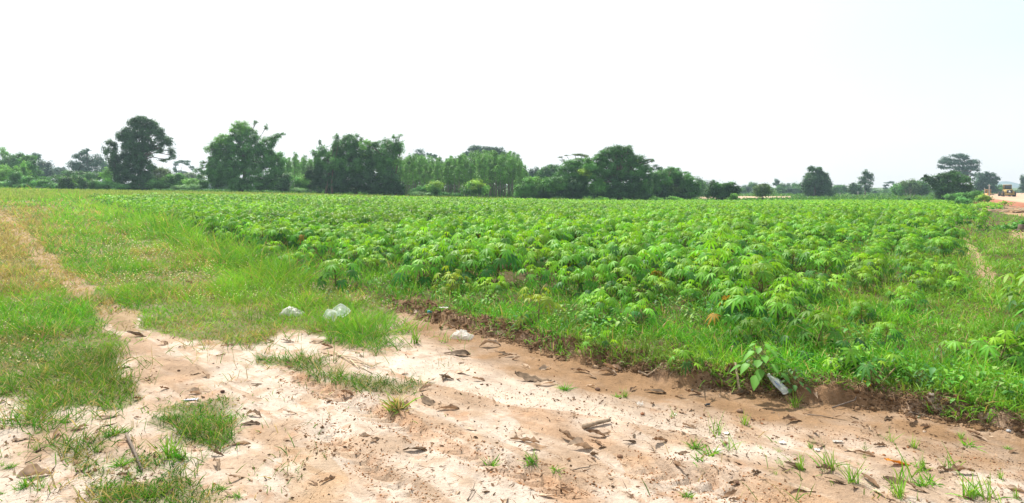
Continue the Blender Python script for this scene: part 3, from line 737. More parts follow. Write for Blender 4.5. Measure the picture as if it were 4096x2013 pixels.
def tree(name, label, Y, lobes, col='mid', base=None, tw=5., leaf=4.2, layers=19., cat='tree', group=None, elong=1.0, flat=.8, limbs=True, bark='bark', stems=1):
    """lobes: (u, v, rx, rz[, density[, colour]]) in photo pixels, set at depth Y with a real depth of their own"""
    lb = np.array([l[:4] for l in lobes], float)
    bu = base if base is not None else float(np.average(lb[:, 0], weights=lb[:, 2] * lb[:, 3]))
    bx = (bu - CX) / F * Y; bz = float(height(np.array([bx]), np.array([Y]), False)[0]); o = np.array([bx, Y, bz])
    root = empty(name, tuple(o), label, cat, group)
    V, Q, C = crown_mesh(lobes, Y, GC[col], leaf, layers, o, elong, flat)
    V[:, 2] = np.maximum(V[:, 2], .02)
    mk('crown' if cat == 'tree' else 'foliage', V, Q, None, C, M['tree'], root)
    mb = MB(); s = Y / F
    top = lb[np.argmin(lb[:, 1])]; T0 = W3(top[0], top[1], Y) - o
    fork = np.array([T0[0] * .25, 0, max(.3, T0[2] * .38)])
    for k in range(stems):
        off = np.array([random.uniform(-1, 1), random.uniform(-1, 1), 0]) * tw * s * (1.6 if stems > 1 else 0)
        mb.tube([off * 2 + [0, 0, -.1], off + fork * .5 + [tw * s * .15, 0, 0], fork + off, fork * .4 + T0 * .6 + off, fork * .1 + T0 * .9 + off], np.array([1.25, .85, .6, .28, .08]) * tw * s * .5, 7)
    if limbs:
        for l in lb:
            c = W3(l[0], l[1], Y) - o
            if c[2] < .25 * T0[2]: continue
            st = fork * random.uniform(.8, 1.05) + (T0 - fork) * random.uniform(0, .35)
            mid = (st + c) / 2 + np.array([0, 0, .12 * np.linalg.norm(c - st)])
            mb.tube([st, mid, c + [0, 0, .1 * l[3] * s]], np.array([.2, .13, .04]) * tw * s, 5)
            for q in range(3):
                e = c + np.array([random.uniform(-.8, .8) * l[2], random.uniform(-.5, .5) * l[2], random.uniform(-.3, .35) * l[3]]) * s
                mb.tube([mid * .4 + c * .6, (c + e) / 2 + [0, 0, .1], e], np.array([.09, .06, .02]) * tw * s, 4)
    mb.build('trunk', M[bark], root)
    return root

def shrub(label, Y, lobes, col='green', **k):
    k.setdefault('cat', 'shrub'); k.setdefault('tw', 2.5); k.setdefault('limbs', False)
    nm = k.pop('name', 'shrub')
    return tree(nm, label, Y, lobes, col, **k)

T = tree
# --- far left
T('tree', 'slim tree with a small pale tuft crown at the left border', 120, [(14, 606, 16, 15, .6), (8, 625, 10, 8, .4), (22, 620, 9, 7, .4)], 'light', base=8, tw=3)
T('tree', 'dark tree rising behind pale bushes at the left border', 118, [(22, 655, 28, 28), (48, 640, 14, 18), (10, 680, 30, 40), (55, 670, 20, 30)], 'mid')
T('tree', 'round topped green tree, second big crown from the left border', 116, [(70, 640, 27, 26), (85, 625, 12, 12), (60, 665, 30, 30), (80, 690, 30, 30)], 'mid')
T('tree', 'olive crowned tree between two darker crowns in the left group', 112, [(112, 640, 30, 16), (120, 660, 28, 28), (108, 685, 30, 32), (135, 690, 30, 30)], 'green')
T('tree', 'dark bluish tree whose crown slopes down to the right of the left group', 150, [(143, 628, 14, 16), (160, 655, 16, 22, .7), (178, 672, 22, 26), (190, 695, 26, 24), (160, 700, 30, 25)], 'blue')
T('tree', 'conical bright green young tree in front of the left group', 100, [(92, 668, 10, 18), (95, 690, 16, 20), (98, 712, 20, 20)], 'light')
shrub('pale leafy bush mass at the left border under the trees', 98, [(8, 680, 26, 22), (35, 695, 28, 24), (0, 705, 35, 26), (58, 690, 18, 18)], 'light')
shrub('tall vine covered mound at the left, with a rounded top', 93, [(66, 705, 22, 18), (58, 722, 28, 20), (85, 725, 20, 20), (68, 694, 12, 8, 1, 'light')], 'vine')
shrub('vine covered mound right of the tall rounded one', 92.5, [(112, 722, 18, 17), (125, 733, 16, 14), (118, 712, 10, 7, 1, 'light')], 'vine')
for k, (u, v, rx, rz, t) in enumerate([(18, 738, 40, 12, 'low tangle of vines at the left border of the far field edge'), (100, 743, 42, 10, 'low vine tangle below the two vine mounds'), (165, 733, 36, 14, 'pale topped vine tangle between the vine mounds and the round dark bush'),
                        (215, 743, 30, 10, 'flat grey green vine patch beside the round dark bush'), (302, 745, 22, 9, 'small vine patch between the two dark bushes'), (378, 735, 26, 17, 'vine heap right of the smaller dark bush'),
                        (425, 738, 36, 14, 'long vine heap before the tall dark tree'), (475, 745, 34, 10, 'low vines at the foot of the hanging tree'), (395, 752, 34, 6, 'flat vines along the crop edge under the vine heap')]):
    shrub(t, 92, [(u - rx * .35, v, rx * .7, rz * .85), (u + rx * .35, v + rz * .1, rx * .7, rz * .8), (u, v - rz * .55, rx * .5, rz * .45, .9, 'light' if k in (2, 6) else 'pale')], 'vine', name='vine_tangle', leaf=3.6)
shrub('round dark bush with light vine on top at the far left field edge', 90, [(267, 735, 24, 22), (255, 747, 20, 12), (282, 745, 18, 14), (266, 714, 13, 7, 1, 'light'), (290, 725, 8, 12, .6, 'light')], 'dark')
shrub('smaller upright dark bush right of the round dark bush', 90, [(330, 728, 16, 18), (334, 745, 17, 14), (326, 716, 13, 6, 1, 'light'), (342, 718, 6, 6, .7, 'light')], 'dark')
shrub('broad dark green thicket behind the round dark bush', 110, [(215, 716, 40, 16), (270, 700, 34, 16), (330, 705, 45, 18), (380, 708, 30, 18), (300, 722, 60, 18)], 'mid', name='thicket')
T('tree', 'round blue green tree alone against the sky at the left', 190, [(245, 690, 30, 20), (228, 702, 22, 15), (265, 702, 20, 14), (245, 676, 12, 8)], 'blue')
T('tree', 'gnarled bluish tree with separate leaf clumps in tiers', 150, [(340, 606, 16, 9), (322, 614, 14, 7), (350, 601, 8, 6), (308, 632, 22, 13), (335, 636, 25, 16), (298, 660, 22, 16), (325, 660, 30, 18), (362, 652, 22, 14), (385, 634, 22, 14), (390, 652, 22, 16), (352, 680, 26, 16), (310, 680, 22, 13), (385, 680, 20, 12)], 'blue', base=350, tw=8, layers=11)
T('tree', 'low blue green tree behind the hanging vine tree', 200, [(425, 665, 26, 18), (440, 680, 25, 15), (412, 690, 25, 22)], 'blue')
shrub('yellow green bush at the left foot of the hanging vine tree', 100, [(425, 695, 22, 22), (432, 715, 24, 20), (415, 705, 15, 14)], 'light')
# --- tall dark tree and its companion
T('tree', 'dead looking tree hung with dark vines, left companion of the tallest tree', 95, [(442, 575, 20, 14), (430, 598, 14, 22, .7), (455, 600, 12, 26), (470, 630, 25, 22), (462, 660, 22, 30), (482, 690, 28, 34), (490, 725, 26, 30), (427, 640, 7, 18, .4)], 'dark', base=478, tw=8)
T('tree', 'tallest dark tree at the left with an airy right side', 96,
  [(572, 482, 36, 18), (545, 498, 28, 18), (605, 500, 28, 20), (500, 545, 28, 20), (530, 535, 35, 28), (575, 530, 40, 30), (625, 535, 34, 28), (655, 560, 30, 22, .75), (680, 570, 16, 16, .6), (500, 580, 25, 20, .8), (545, 580, 40, 30), (590, 580, 36, 28), (635, 590, 34, 22, .55),
   (675, 605, 20, 14, .6), (690, 625, 14, 12, .6), (660, 640, 24, 9, .35), (520, 620, 38, 28), (560, 625, 45, 35), (530, 665, 50, 40), (575, 670, 40, 38), (545, 710, 58, 36), (590, 720, 38, 34), (560, 745, 66, 20), (575, 515, 22, 14, .8, 'green'), (585, 560, 18, 12, .8, 'green')], 'dark', base=560, tw=16)
T('tree', 'thin grey green small tree at the right foot of the tallest tree', 105, [(640, 680, 28, 16, .7), (660, 690, 22, 16, .6), (625, 705, 24, 20), (650, 715, 30, 16)], 'grey', tw=3)
shrub('dark vine covered heap at the right foot of the tallest tree', 93, [(625, 735, 28, 18), (655, 742, 28, 12), (680, 745, 14, 8)], 'mid')
shrub('spreading green bush in the gap between the two tallest trees', 100, [(695, 715, 40, 20), (720, 728, 40, 18), (675, 725, 30, 18), (712, 702, 20, 8, .8)], 'green')
for k, (u, v, rx, rz, t) in enumerate([(728, 750, 38, 8, 'pale silvery vine carpet in the gap between the two tallest trees'), (775, 748, 34, 9, 'pale silvery vine carpet next to the bamboo tree'), (770, 732, 40, 14, 'yellow green herb bank behind the silvery vines'), (812, 738, 26, 14, 'dark green bush at the left foot of the bamboo tree')]):
    shrub(t, 93 if k < 2 else 97, [(u - rx * .4, v, rx * .6, rz), (u + rx * .4, v, rx * .6, rz), (u, v - 2, rx * .5, rz)], ['pale', 'pale', 'light', 'mid'][k], name='vine_tangle' if k < 2 else 'shrub', leaf=3.6)
T('tree', 'far bluish tree with an arching flat crown in the gap', 210, [(715, 648, 18, 6), (735, 645, 18, 7), (750, 655, 12, 6), (765, 668, 12, 5), (772, 678, 8, 4), (703, 660, 9, 8), (700, 680, 10, 12), (715, 690, 22, 7, .8), (740, 690, 12, 5, .5), (720, 706, 22, 12)], 'blue', base=705, tw=4, layers=11, limbs=False)
T('tree', 'grey green low tree behind the gap', 160, [(745, 710, 22, 14), (770, 705, 24, 14), (795, 712, 20, 14)], 'grey', tw=3)
T('tree', 'broad feathery green tree with a pale feathery top, second tallest on the left', 95,
  [(955, 500, 30, 16, .6, 'light'), (985, 510, 26, 20, .7, 'light'), (945, 530, 34, 26, .9, 'light'), (1000, 545, 36, 30, .9, 'green'), (905, 560, 34, 24, .9, 'light'), (870, 585, 30, 22, .9, 'green'), (840, 600, 24, 16, .7, 'light'), (855, 625, 26, 20, .8, 'green'), (940, 575, 45, 35), (890, 620, 45, 34), (950, 635, 50, 40),
   (1010, 600, 44, 36), (1065, 580, 36, 26), (1090, 555, 24, 14, .8), (1115, 545, 18, 9, .7), (1132, 538, 9, 7, .5), (1060, 630, 48, 40), (1105, 640, 34, 34, 1, 'green'), (1000, 670, 55, 40), (920, 680, 60, 44), (1080, 690, 55, 40), (870, 720, 40, 38), (862, 665, 32, 40), (872, 700, 40, 44), (900, 690, 50, 40), (940, 735, 70, 28), (1020, 735, 70, 30), (1085, 735, 48, 26),
   (805, 655, 12, 10, .5), (790, 680, 16, 12, .6), (815, 690, 16, 14, .6), (830, 665, 12, 10, .5), (800, 705, 10, 10, .6), (1020, 490, 12, 8, .4), (1065, 510, 8, 12, .5)], 'bam', base=975, tw=10, elong=1.25, stems=3)
shrub('dark dome shaped bush draped with light vines, right of the feathery tree', 91, [(1135, 735, 28, 28), (1140, 715, 22, 18), (1128, 752, 28, 12), (1150, 700, 18, 8, 1, 'pale'), (1165, 715, 8, 12, .8, 'vine')], 'dark')
shrub('light green bush beside the dark dome shaped bush', 92, [(1192, 730, 26, 26), (1215, 722, 22, 20, 1, 'light'), (1180, 750, 22, 12), (1205, 745, 26, 14)], 'green')
shrub('pale ground vine at the foot of the light green bush', 90, [(1185, 757, 20, 6), (1215, 760, 20, 5)], 'pale', name='vine_tangle', leaf=3.4)
# --- bamboo clump
T('bamboo_clump', 'left dark bamboo clump with feathery outward tips', 92, [(1270, 608, 20, 12, .5), (1255, 620, 14, 8, .4), (1300, 600, 24, 18, .7), (1345, 565, 14, 22, .5), (1330, 600, 34, 26), (1290, 640, 36, 28), (1335, 650, 50, 40), (1260, 690, 36, 34, 1, 'dark'), (1300, 700, 55, 40, 1, 'dark'), (1280, 740, 48, 30, 1, 'dark'), (1340, 735, 55, 36, 1, 'dark'), (1280, 570, 7, 12, .4), (1350, 545, 12, 10, .35)], 'bam', base=1310, tw=9, elong=1.5, stems=4, cat='tree', leaf=4.5)
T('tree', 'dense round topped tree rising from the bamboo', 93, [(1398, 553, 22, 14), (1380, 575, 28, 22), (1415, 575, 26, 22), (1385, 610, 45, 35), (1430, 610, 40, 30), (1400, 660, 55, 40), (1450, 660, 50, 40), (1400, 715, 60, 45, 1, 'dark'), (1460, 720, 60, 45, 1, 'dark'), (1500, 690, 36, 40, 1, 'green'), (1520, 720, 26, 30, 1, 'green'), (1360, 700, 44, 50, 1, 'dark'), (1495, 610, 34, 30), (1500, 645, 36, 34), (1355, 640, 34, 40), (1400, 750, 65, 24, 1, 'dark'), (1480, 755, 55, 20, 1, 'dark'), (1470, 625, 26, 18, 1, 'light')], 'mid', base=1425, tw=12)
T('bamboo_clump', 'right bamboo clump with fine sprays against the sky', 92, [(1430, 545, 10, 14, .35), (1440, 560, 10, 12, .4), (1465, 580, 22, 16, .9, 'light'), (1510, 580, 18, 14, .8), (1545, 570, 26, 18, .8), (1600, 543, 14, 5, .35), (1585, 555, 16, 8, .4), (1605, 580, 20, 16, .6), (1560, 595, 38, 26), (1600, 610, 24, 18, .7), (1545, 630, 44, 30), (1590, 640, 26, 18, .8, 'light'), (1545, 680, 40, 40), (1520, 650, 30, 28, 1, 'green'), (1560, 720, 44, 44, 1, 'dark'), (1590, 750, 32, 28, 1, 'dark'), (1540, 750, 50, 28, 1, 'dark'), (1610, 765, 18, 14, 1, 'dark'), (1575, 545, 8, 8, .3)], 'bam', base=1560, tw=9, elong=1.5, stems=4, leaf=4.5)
# --- plantation of slender trees
EUC = []
def euc_proto(i):
    r = np.random.default_rng(500 + i); hh = 6.2; root = bpy.data.objects.new('slender_tree', None); root['category'] = 'tree'
    lb = []
    for k in range(11):
        q = k / 10; w = (.74 - .5 * q) * r.uniform(.6, 1.35)
        lb.append((CX + r.uniform(-.28, .28) * (1 - q) * 24, VH + (H - hh * (.42 + .57 * q)) * 24, w * 24, .40 * 24, .3 if k < 4 else .75))
    V, Q, C = crown_mesh(lb, 100, (.088, .205, .046), 2.9, 9, (0, 100, 0), 1.3, 1.0, r)
    a = mk('crown', V, Q, None, C, M['tree'], root, link=False)
    mb = MB(); mb.tube([(0, 0, -.1), (.04, .02, 2), (-.05, .03, 4), (.02, 0, hh * .97)], [.055, .045, .03, .01], 5)
    for k in range(9):
        z0 = 1.2 + k * .45; az = r.uniform(0, 6.28); e = np.array([math.cos(az) * .45, math.sin(az) * .45, z0 + .5]); mb.tube([(0, 0, z0), e * .6 + [0, 0, z0 * .38], e], [.016, .01, .004], 3)
    b = mk('trunk', *mb.arr()[:3], None, M['palebark'], root, link=False)
    return root, a, b
EUC = [euc_proto(i) for i in range(6)]
def put_euc(u, Y, top, label, group):
    p, a, b = random.choice(EUC); x = (u - CX) / F * Y; z = float(height(np.array([x]), np.array([Y]), False)[0])
    hh = (H - (top - VH) / F * Y) - z; r = p.copy(); COL.objects.link(r); r.location = (x, Y, z); r.rotation_euler = (random.uniform(-.03, .03), random.uniform(-.03, .03), random.uniform(0, 6.28))
    k = hh / 6.2; r.scale = (k * 1.15, k * 1.15, k); r['label'] = label; r['group'] = group
    for o in (a, b): c = o.copy(); COL.objects.link(c); c.parent = r
for i in range(130):
    u = 1575 + (i * 53.7) % 541 + random.uniform(-4, 4); Y = 94 + (i * 7.3) % 26
    top = np.interp(u, [1560, 1640, 1720, 1800, 1860, 1900, 1960, 2020, 2060, 2090, 2115], [650, 640, 640, 648, 634, 626, 628, 630, 632, 655, 700]) + random.uniform(-20, 24)
    put_euc(u, Y, top, 'slender light green tree of the close planted grove right of the bamboo', 'slender trees of the planted grove')
for i in range(16):
    u = 1128 + (i * 29.3) % 150; Y = 104 + (i * 5.1) % 18
    put_euc(u, Y, np.interp(u, [1128, 1190, 1230, 1278], [655, 618, 640, 628]) + random.uniform(-8, 12), 'slender light green tree in the gap between feathery tree and bamboo', 'slender trees in the gap left of the bamboo')
T('tree', 'small dark blue tree showing above the left end of the planted grove', 190, [(1678, 612, 20, 13), (1665, 625, 14, 12), (1690, 628, 14, 13), (1715, 618, 12, 8), (1735, 622, 14, 9), (1745, 635, 8, 7)], 'blue', tw=4, layers=11)
T('tree', 'wide dark blue tree crown above the right end of the planted grove', 180, [(1900, 600, 26, 14), (1930, 600, 34, 16), (1960, 608, 34, 18), (1992, 606, 22, 16), (2010, 620, 20, 14), (1950, 625, 60, 18), (1870, 618, 18, 8), (1855, 630, 10, 7), (1890, 622, 24, 14)], 'blue', tw=8)
shrub('yellow green round bush on a short stem before the grove', 90, [(1740, 748, 30, 20), (1752, 738, 22, 14, 1, 'yellow'), (1728, 745, 18, 14, 1, 'yellow'), (1740, 765, 20, 12, 1, 'mid')], 'light')
shrub('broad yellow green bush before the middle of the grove', 89, [(1870, 750, 26, 20), (1900, 742, 34, 20, 1, 'yellow'), (1930, 752, 28, 20), (1895, 765, 48, 14, 1, 'mid'), (1922, 722, 8, 6, .6, 'yellow')], 'light')
shrub('loose leafy bush between the bamboo and the yellow green round bush', 91, [(1688, 752, 18, 14), (1665, 765, 20, 10), (1700, 765, 16, 10)], 'vine')
shrub('low pale vines at the right foot of the bamboo', 89, [(1655, 772, 18, 6), (1685, 774, 22, 6), (1710, 776, 18, 5)], 'pale', name='vine_tangle', leaf=3.4)
shrub('low pale vines between the two yellow green bushes', 89, [(1780, 775, 20, 6), (1815, 777, 24, 6), (1840, 778, 18, 5)], 'vine', name='vine_tangle', leaf=3.4)
# --- centre group
T('tree', 'dark purple green tree behind the right end of the grove', 130, [(2110, 695, 22, 10), (2135, 692, 20, 16), (2155, 685, 16, 16), (2130, 715, 40, 20)], 'blue', tw=4)
T('tree', 'dark lumpy crown behind the feathery thicket', 125, [(2200, 665, 12, 8), (2215, 668, 20, 12), (2185, 685, 24, 16), (2225, 690, 26, 18), (2175, 700, 30, 20), (2210, 715, 40, 22)], 'mid', tw=5)
shrub('feathery thicket sloping down to the field, left part', 88, [(2085, 765, 26, 24), (2110, 745, 34, 28), (2150, 755, 44, 32), (2140, 730, 34, 18, 1, 'light'), (2120, 780, 50, 16, 1, 'green')], 'green', name='thicket', elong=1.4)
shrub('feathery thicket with dark hollows, beside the mango shaped tree', 87, [(2200, 740, 44, 30), (2245, 725, 46, 30), (2235, 750, 44, 18, 1, 'green'), (2200, 775, 60, 20, 1, 'dark'), (2280, 770, 50, 26, 1, 'dark'), (2310, 740, 44, 32, 1, 'dark'), (2330, 775, 30, 22, 1, 'dark')], 'bam', name='thicket', elong=1.4)
T('tree', 'feathery layered tree just left of the big rounded tree', 88, [(2290, 655, 34, 14), (2325, 650, 34, 16, 1, 'green'), (2275, 675, 36, 18), (2320, 685, 40, 22), (2295, 705, 44, 18, 1, 'green'), (2260, 700, 30, 16), (2330, 720, 36, 26), (2290, 735, 44, 22)], 'bam', base=2310, tw=6, elong=1.4)
T('tree', 'thin flat topped tree of sparse branches above the feathery tree', 105, [(2300, 618, 20, 4, .9), (2330, 621, 20, 5, .9), (2345, 625, 10, 5, .8), (2265, 622, 14, 2, .4), (2240, 630, 14, 3, .5), (2250, 640, 14, 2, .4), (2305, 635, 14, 5, .5), (2255, 648, 14, 3, .4)], 'grey', base=2327, tw=4, leaf=3.4, bark='bark')
T('tree', 'big rounded tree with bright leaf clusters at the centre right', 86,
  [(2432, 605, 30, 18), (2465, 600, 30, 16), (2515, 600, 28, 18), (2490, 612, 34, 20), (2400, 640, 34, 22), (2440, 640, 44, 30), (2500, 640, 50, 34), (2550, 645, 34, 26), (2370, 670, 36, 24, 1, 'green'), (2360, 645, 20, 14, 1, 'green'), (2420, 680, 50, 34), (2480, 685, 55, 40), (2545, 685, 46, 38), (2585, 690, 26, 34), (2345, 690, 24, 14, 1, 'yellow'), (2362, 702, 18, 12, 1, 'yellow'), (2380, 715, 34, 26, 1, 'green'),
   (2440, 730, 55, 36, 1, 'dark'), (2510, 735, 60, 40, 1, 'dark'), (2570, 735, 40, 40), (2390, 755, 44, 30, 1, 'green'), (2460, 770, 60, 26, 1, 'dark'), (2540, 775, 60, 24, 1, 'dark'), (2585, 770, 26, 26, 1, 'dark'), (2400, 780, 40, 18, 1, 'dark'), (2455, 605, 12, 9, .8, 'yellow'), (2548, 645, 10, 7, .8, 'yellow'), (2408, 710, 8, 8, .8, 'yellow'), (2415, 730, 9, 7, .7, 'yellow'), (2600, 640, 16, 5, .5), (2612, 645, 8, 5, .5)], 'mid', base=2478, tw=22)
T('tree', 'sparse dark sprig tree behind the right shoulder of the big rounded tree', 110, [(2625, 670, 20, 8, .55), (2640, 677, 14, 8, .5), (2612, 680, 14, 8, .6)], 'dark', tw=3)
T('tree', 'feathery green tree right of the big rounded tree', 90, [(2630, 700, 34, 20), (2645, 725, 40, 26), (2620, 745, 30, 30), (2650, 765, 44, 28, 1, 'dark'), (2690, 672, 8, 5, .4)], 'bam', tw=5, elong=1.4)
T('tree', 'tall feathery green tree with twig sprays on top, right of the centre', 92, [(2672, 685, 22, 12), (2700, 690, 30, 18), (2680, 705, 36, 22), (2725, 710, 34, 22), (2745, 690, 14, 6, .4), (2715, 673, 10, 5, .3), (2755, 695, 8, 5, .3), (2700, 735, 46, 28, 1, 'dark'), (2735, 740, 36, 28), (2700, 765, 40, 24, 1, 'olive'), (2690, 775, 44, 20, 1, 'dark')], 'bam', tw=6, elong=1.4)
T('tree', 'sloping green tree ending the centre group on the right', 91, [(2755, 720, 26, 20), (2772, 740, 26, 24), (2760, 762, 34, 26, 1, 'mid'), (2785, 765, 16, 24), (2745, 780, 36, 16, 1, 'dark')], 'bam', tw=5, elong=1.3)
for k, u in enumerate((2400, 2615, 2690)):
    shrub(['pale herb clump at the foot of the big rounded tree', 'pale herb clump right of the big rounded tree', 'pale herb clump before the tall feathery tree'][k], 82, [(u, 795, 18, 8), (u + 18, 797, 18, 6)], 'light', leaf=3.4)
# --- right side
T('tree', 'far bluish tree behind the dark flat topped tree', 160, [(2808, 742, 16, 18), (2825, 752, 18, 20), (2805, 762, 24, 16)], 'blue', tw=3)
T('tree', 'dark flat topped bushy tree with a spiky left tip, before the tan bare strip', 86, [(2848, 733, 11, 12, .8), (2855, 748, 18, 18), (2885, 742, 26, 14, 1, 'mid'), (2920, 740, 22, 12, 1, 'mid'), (2890, 762, 44, 20), (2930, 758, 26, 20), (2950, 758, 14, 12), (2845, 778, 24, 16), (2885, 782, 34, 16), (2925, 778, 26, 18)], 'dark', base=2880, tw=7)
shrub('light green herb tuft at the right foot of the dark flat topped tree', 84, [(2930, 792, 14, 12), (2942, 785, 9, 12)], 'light')
FAR = [(2985, 757, 26, 14, 220), (3012, 745, 22, 15, 230), (2965, 765, 20, 12, 210), (3030, 762, 26, 12, 215), (3075, 762, 24, 12, 225), (3130, 752, 28, 16, 210), (3150, 744, 14, 10, 240), (3185, 748, 22, 16, 220), (3200, 760, 24, 14, 205), (3165, 762, 26, 13, 200), (3345, 755, 22, 16, 210), (3372, 757, 24, 15, 215), (3355, 748, 12, 8, 230), (3520, 768, 26, 8, 240), (3552, 765, 22, 9, 230), (3500, 770, 14, 7, 220), (3580, 760, 22, 14, 210), (3990, 757, 26, 16, 210), (4022, 752, 16, 12, 215), (4005, 765, 30, 12, 200), (4060, 768, 26, 9, 240), (4085, 770, 26, 9, 230), (3300, 770, 30, 10, 190)]
for k, (u, v, rx, rz, Y) in enumerate(FAR):
    T('tree', 'small distant rounded tree in the hazy blue green tree line on the right', Y, [(u, v, rx * .8, rz), (u - rx * .45, v + rz * .35, rx * .55, rz * .7), (u + rx * .45, v + rz * .3, rx * .55, rz * .75), (u, v + rz * .8, rx, rz * .6)], ['blue', 'mid', 'mid'][k % 3], tw=3, group='distant tree line on the right', leaf=3.2, limbs=False)
T('tree', 'thin bluish far tree with two tufts left of the blocky tree', 240, [(3112, 727, 11, 10), (3104, 737, 9, 8), (3118, 742, 8, 7)], 'blue', base=3112, tw=2, leaf=3.)
T('tree', 'small thin olive tree standing in the tan bare strip', 102, [(3050, 748, 26, 12, .7), (3030, 762, 20, 14, .7), (3070, 764, 26, 16, .75), (3050, 772, 36, 14, .7), (3060, 740, 18, 6, .6)], 'olive', base=3048, tw=4)
T('tree', 'blocky dense dark tree standing alone on the right', 140, [(3245, 677, 12, 12), (3270, 676, 14, 10), (3255, 692, 24, 18), (3290, 690, 18, 12), (3302, 698, 12, 10), (3240, 715, 28, 24), (3280, 715, 30, 24), (3310, 722, 14, 22), (3235, 740, 26, 24), (3275, 742, 44, 26), (3310, 742, 12, 18), (3250, 768, 38, 22), (3295, 765, 34, 22), (3325, 772, 14, 14)], 'dark', base=3255, tw=12)
T('tree', 'dark round bush tree at the left foot of the slim pale trunked tree', 165, [(3420, 745, 20, 14), (3408, 760, 22, 16), (3435, 762, 20, 18), (3412, 735, 6, 8, .6)], 'dark', tw=4)
T('tree', 'slim upright tree with a pale lower trunk on the right', 168, [(3463, 688, 11, 9), (3465, 702, 18, 11), (3480, 702, 12, 10), (3450, 716, 16, 11), (3478, 718, 14, 11), (3462, 728, 18, 11), (3444, 732, 10, 10, .7), (3488, 735, 10, 10, .6), (3464, 750, 14, 14), (3482, 745, 8, 6, .6), (3470, 762, 12, 8)], 'dark', base=3460, tw=6, layers=11, bark='palebark', leaf=3.6)
T('tree', 'pale far tree with an arching thin crown right of the slim tree', 260, [(3560, 730, 18, 4, .8), (3545, 742, 10, 5, .8), (3575, 736, 6, 3, .6), (3540, 752, 8, 5)], 'blue', base=3545, tw=2, leaf=3., limbs=False)
for k, (u, v, rx, rz, c, t) in enumerate([(3600, 752, 26, 22, 'green', 'green rounded bush tree left of the olive dome bush'), (3635, 745, 34, 24, 'olive', 'olive dome shaped bush tree in the right thicket'), (3685, 748, 36, 24, 'mid', 'grey green bush tree touching the dark leaning tree')]):
    T('tree', t, 150, [(u, v, rx, rz), (u - rx * .5, v + 8, rx * .6, rz * .8), (u + rx * .5, v + 7, rx * .6, rz * .8), (u, v + 16, rx, rz * .6)], c, tw=4)
T('tree', 'dark leaning tree with glossy clumps standing at the right field corner', 94, [(3790, 694, 30, 12), (3765, 705, 24, 14), (3820, 705, 28, 16, 1, 'mid'), (3705, 705, 12, 6, .6), (3696, 715, 9, 7, .6), (3718, 720, 22, 14, .8), (3755, 728, 34, 22), (3800, 725, 40, 24, 1, 'mid'), (3845, 725, 24, 20, 1, 'mid'), (3735, 745, 26, 16, .9), (3870, 750, 20, 18), (3770, 755, 40, 24), (3825, 755, 40, 24), (3860, 768, 30, 14), (3765, 780, 24, 20), (3785, 790, 16, 10)], 'dark', base=3768, tw=9, leaf=4.8)
T('tree', 'huge domed far tree with a lacy bluish crown at the right', 205, [(3830, 624, 28, 8), (3855, 632, 30, 9), (3800, 636, 26, 10), (3780, 650, 24, 12), (3815, 650, 32, 12), (3855, 652, 34, 12), (3890, 650, 22, 12), (3905, 662, 12, 12), (3760, 665, 14, 8, .8), (3785, 668, 26, 8, .6), (3830, 672, 36, 10), (3870, 672, 26, 9), (3900, 678, 14, 10, .8), (3860, 690, 30, 9, .8), (3890, 700, 16, 8, .7), (3880, 716, 14, 8, .6), (3905, 705, 10, 8, .7), (3840, 690, 26, 10)], 'blue', base=3893, tw=12, layers=12, leaf=3.6)
T('tree', 'dark bluish spreading tree behind the pale utility pole', 185, [(3945, 695, 12, 7), (3930, 706, 26, 13), (3960, 708, 18, 12), (3985, 712, 12, 7), (3995, 718, 6, 4, .7), (3920, 725, 22, 18), (3955, 728, 26, 18), (3978, 730, 10, 8), (3935, 750, 32, 22), (3960, 755, 22, 20), (3905, 750, 16, 18)], 'blue', base=3940, tw=7)
T('tree', 'dark tree cut by the right border of the picture', 190, [(4098, 715, 12, 16), (4108, 735, 20, 20), (4092, 748, 14, 10, .8), (4112, 755, 22, 16)], 'blue', base=4112, tw=6)
shrub('bare twiggy shrub with a dark leafy base at the far field edge', 84, [(3640, 797, 20, 7), (3628, 800, 14, 6), (3655, 801, 14, 5)], 'mid')
bt = MB(); x, y, z = (3640 - CX) / F * 84, 84., 0
z = float(height(np.array([x]), np.array([y]), False)[0])
for a, l in ((-.55, 1.7), (-.3, 2.1), (-.05, 2.3), (.15, 1.9), (.5, 1.6), (.75, 1.2)):
    p = np.array([0, 0, 0.]); e = np.array([math.sin(a) * l, random.uniform(-.3, .3), math.cos(a) * l]); bt.tube([p, e * .5 + [0, 0, .1], e], [.03, .02, .008], 4)
    for q in range(3): s_ = e * random.uniform(.5, .85); bt.tube([s_, s_ + [random.uniform(-.4, .4), 0, .4]], [.012, .004], 3)
tag(bt.build('dead_sapling', M['palebark'], loc=(x, y, z)), 'leafless grey sapling of thin upright twigs over the dark leafy shrub', 'dead sapling')
def scrub():
    mb = MB()
    for (u0, u1, Y, v0, c, n) in ((1080, 1290, 128, 655, 'green', 14), (1570, 2110, 126, 668, 'green', 40), (2080, 2830, 128, 720, 'mid', 44), (-150, 1100, 225, 722, 'blue', 60), (2780, 3900, 262, 762, 'blue', 50), (3880, 4300, 262, 768, 'blue', 20)):
        lb = []
        for k in range(n):
            u = u0 + (k + .5) / n * (u1 - u0) + random.uniform(-8, 8); r_ = (u1 - u0) / n * random.uniform(.8, 1.3); t = v0 + random.uniform(-8, 10); b = VH + 1.9 / Y * F + 6
            lb.append((u, (t + b) / 2, r_, max(5., (b - t) / 2)))
        V, Q, C = crown_mesh(lb, Y, GC[c], 4.4, 9.0); mb.add(V, Q, C=C)
    tag(mb.build('far_woods', M['tree']), 'dense dark undergrowth and far woods closing the view behind the trees', 'woods', kind='stuff')
scrub()
